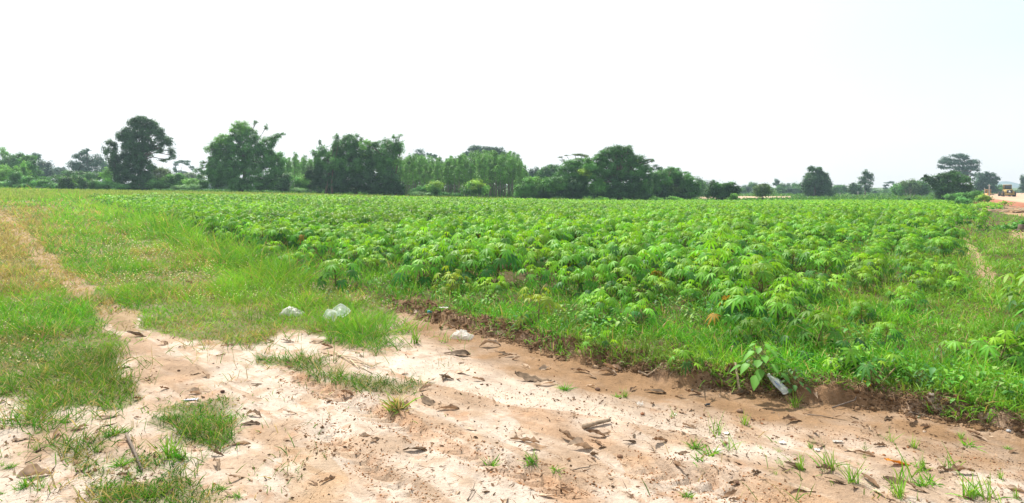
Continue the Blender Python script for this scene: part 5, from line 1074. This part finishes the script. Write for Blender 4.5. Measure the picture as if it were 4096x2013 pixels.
# ------------------------------------------------------------------ sticks, roots, stones
def rod(name, label, cat, pts, rad, mat, n=7):
    P = [np.array(gp(u, v)) + [0, 0, dz] for (u, v, dz) in pts]; o = P[0]; mb = MB()
    pp = [p - o for p in P]
    if len(pp) == 2: pp = [pp[0], pp[0] * .6 + pp[1] * .4 + [.006, .004, .003], pp[1]]
    k = len(pp); mb.tube(pp, np.linspace(rad, rad * .7, k), n)
    return tag(mb.build(name, mat, loc=tuple(o), smooth=True), label, cat)
rod('stick', 'straight grey stick lying across the lower left patchy grass', 'stick', [(505, 1745, .012), (530, 1800, .016), (568, 1890, .012)], .0095, M['stickd'])
rod('stick', 'short thin stick on the left sand', 'stick', [(100, 1858, .006), (165, 1830, .012)], .0035, M['stickd'])
for k, p in enumerate([[(1340, 1415, .02), (1400, 1452, .015), (1490, 1498, .008)], [(1345, 1425, .012), (1420, 1440, .025), (1480, 1475, .02)], [(1400, 1450, .03), (1430, 1475, .015), (1440, 1480, .01)], [(1410, 1455, .02), (1450, 1462, .02), (1500, 1475, .01)]]):
    rod('stick', ['longest pale stalk of the bundle on the sand left of the gravel', 'bent pale stalk lying on top of the stalk bundle', 'short broken stalk of the stalk bundle', 'thin stalk at the right side of the stalk bundle'][k], 'stick', p, .0055, M['straw'])
rod('log', 'pale broken log half buried in the lower sand', 'log', [(2330, 1716, .012), (2380, 1706, .022), (2440, 1693, .022)], .017, M['stick'], 9)
rod('log', 'short pale branch piece lying in the ditch', 'branch', [(2555, 1489, .012), (2590, 1488, .014), (2628, 1488, .012)], .0115, M['stick'], 8)
rod('root', 'grey twisted root arching down the ditch bank', 'root', [(2835, 1450, .03), (2890, 1455, .03), (2925, 1470, .03), (2942, 1500, .03), (2957, 1530, .02), (2964, 1568, .0)], .012, M['stick'])
rod('root', 'thin root running over the clods at the right', 'root', [(3330, 1600, .01), (3420, 1575, .05), (3460, 1540, .08)], .006, M['stickd'])
rod('stick', 'thick dark root stub poking from the clods at the right', 'root', [(3530, 1560, .02), (3515, 1530, .03), (3497, 1503, .04)], .013, M['stickd'])
rod('stick', 'thin twig on the mud near the right clods', 'stick', [(3640, 1655, .006), (3690, 1642, .012), (3740, 1632, .014)], .004, M['stickd'])
rod('stick', 'thin reddish twig on the pale sand at right', 'stick', [(3230, 1660, .004), (3280, 1668, .01), (3330, 1675, .004)], .0035, M['stickd'])
rod('stick', 'thin dark twig above the tyre rut', 'stick', [(2290, 1885, .005), (2360, 1872, .006)], .0035, M['stickd'])
rod('stick', 'fine twig near the bottom middle of the sand', 'stick', [(1870, 2005, .004), (1900, 1955, .03)], .003, M['stickd'])
for (u, v, r_, col, lab) in [(2530, 1462, .018, (.42, .31, .2), 'tan rounded stone at the foot of the ditch bank'), (3725, 1612, .017, (.5, .42, .36), 'pale stone on the right clod ridge'), (3780, 1655, .009, (.5, .46, .42), 'small pale pebble at the right ditch'), (4035, 1712, .014, (.33, .33, .34), 'grey stone at the right end of the clod ridge'), (4090, 1725, .012, (.5, .3, .25), 'pinkish stone at the right border'), (2960, 1650, .022, (.2, .13, .09), 'dark soil lump on the right sand'), (2480, 1830, .016, (.2, .12, .08), 'brown soil lump at the start of the tyre rut'), (2950, 1930, .012, (.12, .07, .05), 'dark soil lump beside the right tyre rut'), (2390, 1562, .02, (.13, .08, .06), 'dark seed pod on the sand below the ditch'), (2570, 1660, .014, (.25, .12, .07), 'red brown nut on the pale sand'), (890, 1570, .016, (.09, .05, .04), 'small dark crumb lump on the pale left sand'), (715, 1485, .012, (.1, .06, .04), 'tiny dark lump at the upper left sand'), (1700, 1245, .03, (.27, .18, .12), 'rounded clod at the head of the clod ridge')]:
    x, y, z = gp(u, v); V, T_ = blob(np.random.default_rng(int(u)), 3); V = V * .0 + V / np.linalg.norm(V, axis=1, keepdims=True) * (1 + .16 * (np.random.default_rng(int(u)).normal(0, 1, (1, 3)) * V).sum(1, keepdims=True) * .5)
    V = V * np.array([1.1, .9, .7]); tag(mk('stone' if 'stone' in lab or 'pebble' in lab else 'soil_lump' if 'lump' in lab or 'clod' in lab else 'seed', V * r_, None, T_, np.tile(col, (len(V), 1)), M['clod'], loc=(x, y, z + r_ * .45), smooth=True), lab, 'stone' if 'stone' in lab or 'pebble' in lab else 'soil lump' if 'lump' in lab or 'clod' in lab else 'seed')

# ------------------------------------------------------------------ litter
def sheet(nx, ny, fn):
    a, b = np.meshgrid(np.linspace(-1, 1, nx), np.linspace(-1, 1, ny)); V = np.stack(fn(a.ravel(), b.ravel()), -1); Q = []
    for j in range(ny - 1):
        for i in range(nx - 1): Q.append((j * nx + i, j * nx + i + 1, (j + 1) * nx + i + 1, (j + 1) * nx + i))
    return V, np.array(Q)
def bag(u, v, w, h, dep, label, seed, rz=0., lift=.0):
    x, y, z = gp(u, v)
    def fn(a, b):
        n1 = fbm(a * 1.6 + seed, b * 1.6, seed, 3) - .5; n2 = fbm(a * 5 + seed, b * 5, seed + 3, 4) - .5
        r = np.maximum(np.abs(a), np.abs(b)) ** 1.6; dome = np.clip(1 - r, 0, 1) ** .6
        return a * w / 2 * (1 + .3 * n1) + .03 * n2, b * dep / 2 * (1 + .3 * n1), dome * h * (1 + .5 * n1 - .35 * a) + .075 * np.abs(n2) * dome + .004
    V, Q = sheet(46, 36, fn); o = mk('plastic_bag', V, Q, None, None, M['film'], loc=(x, y, z + lift)); o.rotation_euler = (0, 0, rz); return tag(o, label, 'plastic bag')
bag(1170, 1262, .26, .09, .2, 'crumpled translucent plastic bag in the grass, left of the clear plastic box', 3, -.15)
bag(1850, 1352, .24, .06, .15, 'crumpled whitish plastic bag lying in the ditch', 8, -.25)
def tray(w, d, h, r=.18):
    """open thin walled tray with rounded corners, flange rim and embossed base"""
    mb = MB(); n = 40; th = np.arange(n) / n * 2 * math.pi
    def ring(k, z): 
        c, s_ = np.cos(th), np.sin(th); q = (np.abs(c) ** 5 + np.abs(s_) ** 5) ** (-1 / 5); return np.stack([c * q * w / 2 * k, s_ * q * d / 2 * k, np.full(n, z)], 1)
    rings = [ring(.0, .004), ring(.55, .004), ring(.6, 0), ring(.78, 0), ring(.84, .008), ring(.90, h * .5), ring(.93, h * .52), ring(.96, h), ring(1.06, h), ring(1.06, h - .006)]
    V = np.concatenate(rings); Q = []
    for i in range(len(rings) - 1):
        for j in range(n): Q.append((i * n + j, i * n + (j + 1) % n, (i + 1) * n + (j + 1) % n, (i + 1) * n + j))
    return V, Q
x, y, z = gp(1345, 1288); root = empty('food_box', (x, y, z), 'open clear plastic food box with a hinged lid lying in the grass', 'food container')
V, Q = tray(.17, .15, .05)
a = mk('tray', V, Q, None, None, M['clear'], root); a.location = (-.045, -.02, .055); a.rotation_euler = (1.05, .15, -.45)
b = mk('lid', V * np.array([1, 1, .8]), Q, None, None, M['clear'], root); b.location = (.045, .05, .10); b.rotation_euler = (.45, .5, -.35)
# crushed bottle
x, y, z = gp(3100, 1585); root = empty('plastic_bottle', (x, y, z + .042), 'crushed clear plastic bottle with a blue printed band, lying in the ditch', 'bottle')
prof = [(0, .004), (.002, .028), (.012, .034), (.05, .033), (.055, .031), (.06, .033), (.11, .033), (.12, .033), (.15, .031), (.175, .022), (.192, .013), (.197, .0125), (.21, .0125)]
n = 22; th = np.arange(n) / n * 2 * math.pi; rr = np.random.default_rng(4)
def lathe(pf, dent=0., cap0=False):
    V = []; 
    for (t, r_) in pf:
        k = 1 + dent * (vn(np.cos(th) * 1.7 + 9, np.sin(th) * 1.7 + t * 30, 77) - .6); V.append(np.stack([np.cos(th) * r_ * k, np.full(n, t), np.sin(th) * r_ * k * (1 - .32 * dent * 2)], 1))
    Q = []
    for i in range(len(pf) - 1):
        for j in range(n): Q.append((i * n + j, i * n + (j + 1) % n, (i + 1) * n + (j + 1) % n, (i + 1) * n + j))
    return np.concatenate(V), Q
V, Q = lathe(prof, .55); mk('body', V * np.array([1.25, 1, 1]), Q, None, None, M['clear'], root, smooth=True)
V, Q = lathe([(.075, .0337), (.125, .0337)], .55)
qb = [q for k, q in enumerate(Q) if (k % 11) in (2, 3, 7)]
mk('printed_band', V * np.array([1.26, 1, 1.02]), qb, None, None, M['blueprint'], root, smooth=True)
V, Q = lathe([(.203, .0), (.203, .0145), (.218, .0145), (.22, .013), (.22, 0)]); mk('cap', V, Q, None, None, M['white'], root, smooth=True)
from mathutils import Vector as _V
root.rotation_mode = 'QUATERNION'; root.rotation_quaternion = _V((-.5, .7, .55)).to_track_quat('Y', 'Z'); root.scale = (1.25, .85, .8); root.location = (x + .08, y - .03, z + .035)

def scrap(u, v, w, d, h, mat, name, label, cat, seed, rz=0., dz=0.):
    x, y, z = gp(u, v)
    def fn(a, b):
        n1 = fbm(a * 2 + seed, b * 2 - seed, seed, 3) - .5; n2 = fbm(a * 6 + seed, b * 6, seed + 9, 2) - .5
        return a * w / 2 * (1 + .5 * n1), b * d / 2 * (1 + .6 * n2), h * (.4 + 1.2 * n1 + .8 * n2 - .2 * np.maximum(np.abs(a), np.abs(b))) + .006
    V, Q = sheet(14, 12, fn); V[:, 2] -= min(0, V[:, 2].min()); o = mk(name, V, Q, None, None, mat, loc=(x, y, z + dz), smooth=False); o.rotation_euler = (0, 0, rz); return tag(o, label, cat)
scrap(1718, 1262, .055, .04, .05, M['teal'], 'rubbish_scrap', 'teal plastic scrap caught at the head of the clod ridge', 'rubbish', 2, dz=.02)
scrap(1775, 1262, .10, .03, .02, M['film'], 'rubbish_scrap', 'whitish plastic strip beside the teal scrap on the ridge', 'rubbish', 5, dz=.04)
scrap(2870, 1810, .06, .045, .025, M['film'], 'rubbish_scrap', 'crumpled clear plastic scrap on the right sand', 'rubbish', 7)
scrap(2908, 1738, .035, .022, .01, M['white'], 'rubbish_scrap', 'flat white foam scrap beside the lone sprout', 'rubbish', 9)
scrap(2702, 1662, .014, .012, .012, M['white'], 'rubbish_scrap', 'tiny bluish white cap beside the two bladed sprout', 'rubbish', 11)
scrap(2770, 1522, .02, .016, .012, M['black'], 'rubbish_scrap', 'small blue black scrap in the ditch', 'rubbish', 13)
scrap(3130, 1775, .04, .02, .012, M['white'], 'rubbish_scrap', 'white paper scrap at the right leaf debris', 'rubbish', 15)
scrap(3270, 1805, .03, .02, .012, M['white'], 'rubbish_scrap', 'small white foam crumb under the twisted dark leaf', 'rubbish', 17)
scrap(3350, 1770, .06, .02, .008, M['grey'], 'rubbish_scrap', 'grey blue plastic strip on the right sand', 'rubbish', 19)
scrap(3675, 1673, .016, .012, .012, M['film'], 'rubbish_scrap', 'bluish clear scrap on the debris line at right', 'rubbish', 21)
scrap(2560, 1625, .045, .03, .03, M['film'], 'rubbish_scrap', 'pale rounded plastic scrap at the ditch rim', 'rubbish', 23)
scrap(2190, 1573, .012, .01, .01, M['black'], 'rubbish_scrap', 'tiny black scrap below the ditch leaf mat', 'rubbish', 25)
scrap(2830, 1625, .05, .02, .02, M['black'], 'rubbish_scrap', 'torn black plastic strip on the right sand', 'rubbish', 27, .4)
# striped wrapper: flat crumpled sheet with stripes of its own colour
x, y, z = gp(765, 1602)
def fn(a, b): return a * .05, b * .02, .008 + .012 * (fbm(a * 2 + 4, b * 2, 61, 2) - .3)
V, Q = sheet(20, 13, fn); mi = [(0 if (k // 19) % 3 else 1) for k in range(len(Q))]
o = mk('wrapper', V, Q, None, None, [M['grey'], M['blueprint']], loc=(x, y, z), mid=mi); o.rotation_euler = (0, 0, .1); tag(o, 'flattened grey wrapper with dark blue stripes on the left sand', 'rubbish')
# brush heap, stumps at the far right
bx, by = (3900 - CX) / F * 66, 66.; bz = float(height(np.array([bx]), np.array([by]), False)[0]); mb = MB()
for k in range(70):
    a = random.uniform(0, 6.28); p = np.array([random.uniform(-.45, .45), random.uniform(-.3, .3), random.uniform(0, .5)]); e = p + [math.cos(a) * .55, math.sin(a) * .4, random.uniform(-.05, .4)]; mb.tube([p, e], [.025, .012], 4)
tag(mb.build('brush_heap', mat_solid('dead_brush', (.34, .18, .10), .9, 4., .4), loc=(bx, by, bz)), 'heap of dry orange brown branches at the far right', 'brush heap')
def stump(u, Y, r_, h_, label):
    x = (u - CX) / F * Y; z = float(height(np.array([x]), np.array([Y]), False)[0]); mb = MB(); mb.tube([(0, 0, -.1), (0, 0, h_ * .3), (.05 * r_, 0, h_)], [r_ * 1.4, r_, r_ * .85], 11)
    for k in range(6): a = k * 1.05 + .3; mb.tube([(0, 0, h_ * .35), (math.cos(a) * r_ * 1.3, math.sin(a) * r_ * 1.3, h_ * .12), (math.cos(a) * r_ * 2.1, math.sin(a) * r_ * 2.1, -.05)], [r_ * .4, r_ * .3, r_ * .1], 5)
    tag(mb.build('tree_stump', M['bark'], loc=(x, Y, z)), label, 'stump')
stump(4085, 21, .11, .24, 'dark rotten stump at the right border in the grass'); stump(3890, 57, .22, .42, 'dark stump beside the vine covered corner bush')
def clod_heap(u, Y, w, h_, label, col):
    x = (u - CX) / F * Y; z = float(height(np.array([x]), np.array([Y]), False)[0]); V, T_ = blob(np.random.default_rng(int(u)), 3); tag(mk('soil_heap', V * np.array([w, w * .6, h_]), None, T_, np.tile(col, (len(V), 1)), M['clod'], loc=(x, Y, z)), label, 'soil heap')
for (u, Y, w, h_, t) in [(3960, 64, 1.4, .35, 'low brown soil heap left of the green clump below the road'), (4050, 53, 1.6, .28, 'churned soil heap below the red road bank'), (3990, 54, 1.0, .22, 'small soil heap with straw on the churned ground'), (4095, 50, 1.3, .3, 'soil heap at the right border before the grass')]: clod_heap(u, Y, w, h_, t, (.24, .15, .085))
mb = MB()
for k in range(160):
    u = random.uniform(3890, 4140); v = random.uniform(818, 862); Y = 2.3 * F / (v - VH); x = (u - CX) / F * Y; z = float(height(np.array([x]), np.array([Y]), False)[0]); a = random.uniform(-.5, .5); l = random.uniform(.2, 1.1)
    mb.tube([(x, Y, z + .04), (x + l * math.cos(a), Y + l * math.sin(a), z + random.uniform(.05, .2))], [.03, .015], 4)
tag(mb.build('brush_litter', M['straw']), 'scattered broken branches and straw on the churned soil', 'debris', kind='stuff')

# ------------------------------------------------------------------ road, machines, posts, hills
LE = np.array([(40, 28), (50, 45), (62, 66), (74, 87), (87, 108), (110, 141), (160, 200), (240, 285), (350, 400)], float); mb = MB()
tg = nrm(np.gradient(LE, axis=0)); rt = np.stack([tg[:, 1], -tg[:, 0]], 1)
secs = [(-4.6, -.12, (.25, .11, .065)), (-2.5, .12, (.27, .105, .06)), (0, .34, (.29, .13, .08)), (.6, .38, (.40, .26, .18)), (9, .42, (.42, .29, .21)), (17, .38, (.38, .25, .17)), (19, .0, (.34, .14, .08))]
V = []; C = []
for i in range(len(LE)):
    for (o, h_, c) in secs:
        p = LE[i] + rt[i] * o; V.append((p[0], p[1], float(height(np.array([p[0]]), np.array([p[1]]), False)[0]) + h_)); C.append(np.array(c) * random.uniform(.9, 1.1))
k = len(secs); Q = [(i * k + j, i * k + j + 1, (i + 1) * k + j + 1, (i + 1) * k + j) for i in range(len(LE) - 1) for j in range(k - 1)]
tag(mk('road', V, Q, None, C, M['road']), kind='structure')

def wheel(r_, w): 
    mb = MB(); n = 18; th = np.arange(n) / n * 6.2832; prof_ = [(-w / 2, r_ * .55), (-w / 2, r_ * .93), (-w * .36, r_), (w * .36, r_), (w / 2, r_ * .93), (w / 2, r_ * .55)]
    V = np.concatenate([np.stack([np.full(n, a), np.cos(th) * b, np.sin(th) * b], 1) for a, b in prof_]); Q = [(i * n + j, i * n + (j + 1) % n, (i + 1) * n + (j + 1) % n, (i + 1) * n + j) for i in range(5) for j in range(n)]
    rim = MB(); rim.tube([(-w * .42, 0, 0), (w * .42, 0, 0)], [r_ * .56, r_ * .56], 16)
    return V, Q, rim
def add_wheel(root, x, y, r_, w, paint):
    V, Q, rim = wheel(r_, w); t = mk('wheel', V, Q, None, None, M['rubber'], root); t.location = (x, y, r_); rim.build('rim', M[paint], t)
def on_road(u, Y):
    x = (u - CX) / F * Y; return x, Y, float(height(np.array([x]), np.array([Y]), False)[0]) + .40
x, y, z = on_road(4034, 140)
g = empty('motor_grader', (x, y, z), 'yellow road grader seen from behind on the red dirt road at the right', 'road grader', rz=-.56)
mb = MB(); mb.box((0, -.2, 1.05), (1.5, 2.6, 1.0), taper=.92); mb.box((0, -.2, 1.62), (1.3, 2.4, .16), taper=.85); mb.box((-.80, -.3, .95), (.2, 2.2, .5)); mb.box((.80, -.3, .95), (.2, 2.2, .5)); mb.build('engine_cover', M['yellow'], g)
mb = MB(); mb.box((0, -1.525, 1.15), (1.05, .06, .75)); 
for k in range(6): mb.box((0, -1.56, .85 + k * .12), (1.0, .03, .03))
mb.build('radiator_grille', M['dark'], g)
mb = MB(); mb.add([(-.26, -1.61, 1.0), (.26, -1.61, 1.0), (0, -1.61, 1.45), (-.26, -1.58, 1.0), (.26, -1.58, 1.0), (0, -1.58, 1.45)], [(0, 1, 4, 3), (1, 2, 5, 4), (2, 0, 3, 5)], [(0, 2, 1), (3, 4, 5)]); mb.build('warning_triangle', M['white'], g)
mb = MB(); mb.box((0, -1.62, .55), (1.9, .16, .22)); mb.box((0, -1.5, .72), (1.2, .2, .14)); mb.build('rear_bumper', M['yellow'], g)
mb = MB(); mb.box((0, 1.7, 2.72), (1.55, 1.7, .14), taper=.9); [mb.box((a, b, 2.15), (.09, .09, 1.0)) for a in (-.68, .68) for b in (.95, 2.4)]; mb.box((0, 1.7, 1.35), (1.5, 1.6, .6)); mb.build('cab', M['yellow'], g)
mb = MB(); mb.box((0, 1.7, 2.15), (1.3, 1.4, .98)); mb.build('cab_glass', M['glass'], g)
mb = MB(); mb.box((0, 4.3, 1.35), (.4, 3.8, .35)); mb.box((0, 6.1, .9), (.5, .4, 1.0)); mb.box((0, 6.1, .62), (1.9, .25, .25)); mb.build('front_frame', M['yellow'], g)
mb = MB(); mb.box((0, 3.3, .45), (3.4, .12, .6), rz=.5); mb.tube([(-.3, 3.5, .7), (0, 4.6, 1.2)], [.07, .07]); mb.tube([(.3, 3.1, .7), (0, 4.6, 1.2)], [.07, .07]); mb.build('blade', M['dark'], g)
mb = MB(); mb.tube([(.35, .3, 1.7), (.35, .3, 2.5)], [.06, .06]); mb.build('exhaust_pipe', M['dark'], g)
for sx in (-1, 1):
    add_wheel(g, sx * 1.02, -.75, .62, .4, 'yellow'); add_wheel(g, sx * 1.02, .75, .62, .4, 'yellow'); add_wheel(g, sx * .98, 6.1, .6, .36, 'yellow')
x, y, z = on_road(3952, 165); z -= 1.0
g2 = empty('road_roller', (x, y, z), 'small orange yellow road machine half hidden behind the bank', 'road roller', rz=.5)
mb = MB(); mb.box((0, 0, 1.0), (1.5, 1.7, .8), taper=.8); mb.box((0, 1.2, .75), (1.6, .8, .2)); mb.build('body', M['orange'], g2)
mb = MB(); mb.tube([(-.75, 1.5, .6), (.75, 1.5, .6)], [.6, .6], 20); mb.build('drum', M['dark'], g2)
mb = MB(); [mb.box((a, b, 1.85), (.08, .08, 1.0)) for a in (-.55, .55) for b in (-.4, .4)]; mb.box((0, 0, 2.38), (1.4, 1.1, .1), taper=.9); mb.build('canopy', M['orange'], g2)
for sx in (-1, 1): add_wheel(g2, sx * .75, -.8, .6, .4, 'orange')
for (u, Y, top, r_, lab) in [(3957, 118, 738, .10, 'tall pale concrete pole beside the small orange machine'), (3938, 130, 752, .06, 'thinner grey pole left of the tall concrete pole'), (3432, 160, 767, .12, 'short pale post before the dark round bush tree'), (3360, 165, 772, .08, 'thin short post right of the blocky tree'), (29, 92, 740, .04, 'thin pale stake at the far left field edge')]:
    x = (u - CX) / F * Y; z = float(height(np.array([x]), np.array([Y]), False)[0]); h_ = H - (top - VH) / F * Y - z
    mb = MB(); mb.tube([(0, 0, -.2), (0, 0, h_ * .97), (0, 0, h_)], [r_, r_ * .8, r_ * .7], 8); mb.box((0, 0, h_ * .93), (r_ * 5, r_ * 1.1, r_ * 1.1))
    tag(mb.build('utility_pole' if h_ > 2.6 else 'post', M['grey'], loc=(x, Y, z)), lab, 'pole' if h_ > 2.6 else 'post')
V = []; na, nb = 90, 14
for j in range(nb):
    for i in range(na):
        Y = 2300 + j * 60; u = 3300 + i * (1400 / na); x = (u - CX) / F * Y
        e = 8 * math.exp(-((u - 3640) / 90) ** 2) + 17 * math.exp(-((u - 4010) / 85) ** 2) + 20 * math.exp(-((u - 4300) / 160) ** 2) + 3 * float(vn(np.array([i * .4]), np.array([j * .5]), 5)[0])
        V.append((x, Y, -8 + max(0, e) * math.sin(math.pi * (j + .0) / (nb - 1)) * 1.9 - 1))
Q = [(j * na + i, j * na + i + 1, (j + 1) * na + i + 1, (j + 1) * na + i) for j in range(nb - 1) for i in range(na - 1)]
tag(mk('hills', V, Q, None, None, M['hill'], smooth=True), kind='structure')

# ------------------------------------------------------------------ air
HAZE = 0.00048
if HAZE:
    mb = MB(); mb.box((0, 200, 12), (900, 700, 48)); o = mb.build('haze', None)
    m, nt, out = newmat('air'); pv = N(nt, 'ShaderNodeVolumePrincipled'); pv.inputs['Density'].default_value = HAZE; pv.inputs['Color'].default_value = (.62, .82, 1.0, 1); pv.inputs['Anisotropy'].default_value = .25
    nt.links.new(pv.outputs[0], out.inputs['Volume']); o.data.materials.append(m); tag(o, kind='stuff')

# ------------------------------------------------------------------ sky, sun, camera
SUN_EL, SUN_AZ = R(56), R(-28)      # azimuth from +Y towards +X
w = bpy.data.worlds.new('World'); scene.world = w; w.use_nodes = True; nt = w.node_tree; nt.nodes.clear()
out = nt.nodes.new('ShaderNodeOutputWorld'); bg = nt.nodes.new('ShaderNodeBackground'); bg.inputs['Strength'].default_value = .1
sky = nt.nodes.new('ShaderNodeTexSky'); sky.sky_type = 'NISHITA'; sky.sun_disc = False; sky.sun_elevation = SUN_EL; sky.sun_rotation = SUN_AZ; sky.dust_density = 4.; sky.air_density = 1.2
tc = nt.nodes.new('ShaderNodeTexCoord'); mp = nt.nodes.new('ShaderNodeMapping'); mp.inputs['Scale'].default_value = (1, 1, 2.6); nt.links.new(tc.outputs['Generated'], mp.inputs['Vector'])
nz = nt.nodes.new('ShaderNodeTexNoise'); nz.inputs['Scale'].default_value = 1.6; nz.inputs['Detail'].default_value = 5; nt.links.new(mp.outputs[0], nz.inputs['Vector'])
# thin cloud veil, breaking up towards the right (east) part of the sky
sx = nt.nodes.new('ShaderNodeSeparateXYZ'); nt.links.new(tc.outputs['Generated'], sx.inputs[0])
ma = nt.nodes.new('ShaderNodeMath'); ma.operation = 'MULTIPLY_ADD'; ma.inputs[1].default_value = -.55; ma.inputs[2].default_value = 0.; nt.links.new(sx.outputs['X'], ma.inputs[0])
ad = nt.nodes.new('ShaderNodeMath'); ad.operation = 'ADD'; nt.links.new(ma.outputs[0], ad.inputs[0]); nt.links.new(nz.outputs['Fac'], ad.inputs[1])
mr = nt.nodes.new('ShaderNodeMapRange'); mr.interpolation_type = 'SMOOTHSTEP'; mr.inputs['From Min'].default_value = .0; mr.inputs['From Max'].default_value = .42; mr.inputs['To Min'].default_value = .8; mr.inputs['To Max'].default_value = .97; nt.links.new(ad.outputs[0], mr.inputs['Value'])
mx = nt.nodes.new('ShaderNodeMix'); mx.data_type = 'RGBA'; mx.inputs[7].default_value = (8.6, 8.75, 8.9, 1); m2 = nt.nodes.new('ShaderNodeMapRange'); m2.interpolation_type = 'SMOOTHSTEP'; m2.inputs['From Min'].default_value = .12; m2.inputs['From Max'].default_value = .68; nt.links.new(sx.outputs['X'], m2.inputs['Value'])
cl = nt.nodes.new('ShaderNodeMix'); cl.data_type = 'RGBA'; cl.inputs[6].default_value = (6.3, 6.35, 6.4, 1); cl.inputs[7].default_value = (5.0, 6.05, 6.35, 1); m3 = nt.nodes.new('ShaderNodeMapRange'); m3.interpolation_type = 'SMOOTHSTEP'; m3.inputs['From Min'].default_value = .02; m3.inputs['From Max'].default_value = .22; nt.links.new(sx.outputs['Z'], m3.inputs['Value']); m4 = nt.nodes.new('ShaderNodeMath'); m4.operation = 'MULTIPLY'; nt.links.new(m2.outputs[0], m4.inputs[0]); nt.links.new(m3.outputs[0], m4.inputs[1]); nt.links.new(m4.outputs[0], cl.inputs[0]); nt.links.new(cl.outputs[2], mx.inputs[7])
nt.links.new(mr.outputs[0], mx.inputs[0]); nt.links.new(sky.outputs[0], mx.inputs[6])
nt.links.new(mx.outputs[2], bg.inputs['Color']); nt.links.new(bg.outputs[0], out.inputs['Surface'])
ld = bpy.data.lights.new('sun', 'SUN'); ld.energy = 4.6; ld.angle = R(1.6); ld.color = (1, .95, .83)
lo = bpy.data.objects.new('sun', ld); COL.objects.link(lo)
from mathutils import Vector
sd = Vector((math.sin(SUN_AZ) * math.cos(SUN_EL), math.cos(SUN_AZ) * math.cos(SUN_EL), math.sin(SUN_EL)))
lo.rotation_euler = sd.to_track_quat('Z', 'Y').to_euler(); lo.location = (-20, 30, 60)
cd = bpy.data.cameras.new('camera'); cam = bpy.data.objects.new('camera', cd); COL.objects.link(cam)
cam.location = (0, 0, H); cam.rotation_euler = (R(90), 0, 0); cd.sensor_width = 36; cd.sensor_fit = 'HORIZONTAL'; cd.lens = 36 * F / 4096
cd.shift_y = -(2013 / 2 - VH) / 4096; cd.clip_start = .05; cd.clip_end = 12000
scene.camera = cam
vs = scene.view_settings; scene.display_settings.display_device = 'sRGB'
vs.view_transform = 'Standard'; vs.look = 'None'; vs.gamma = 1; vs.use_curve_mapping = False; vs.exposure = .88
cy = scene.cycles if hasattr(scene, 'cycles') else None
if cy:
    cy.max_bounces = 6; cy.diffuse_bounces = 3; cy.transmission_bounces = 4; cy.transparent_max_bounces = 8; cy.volume_bounces = 0
    cy.use_denoising = True
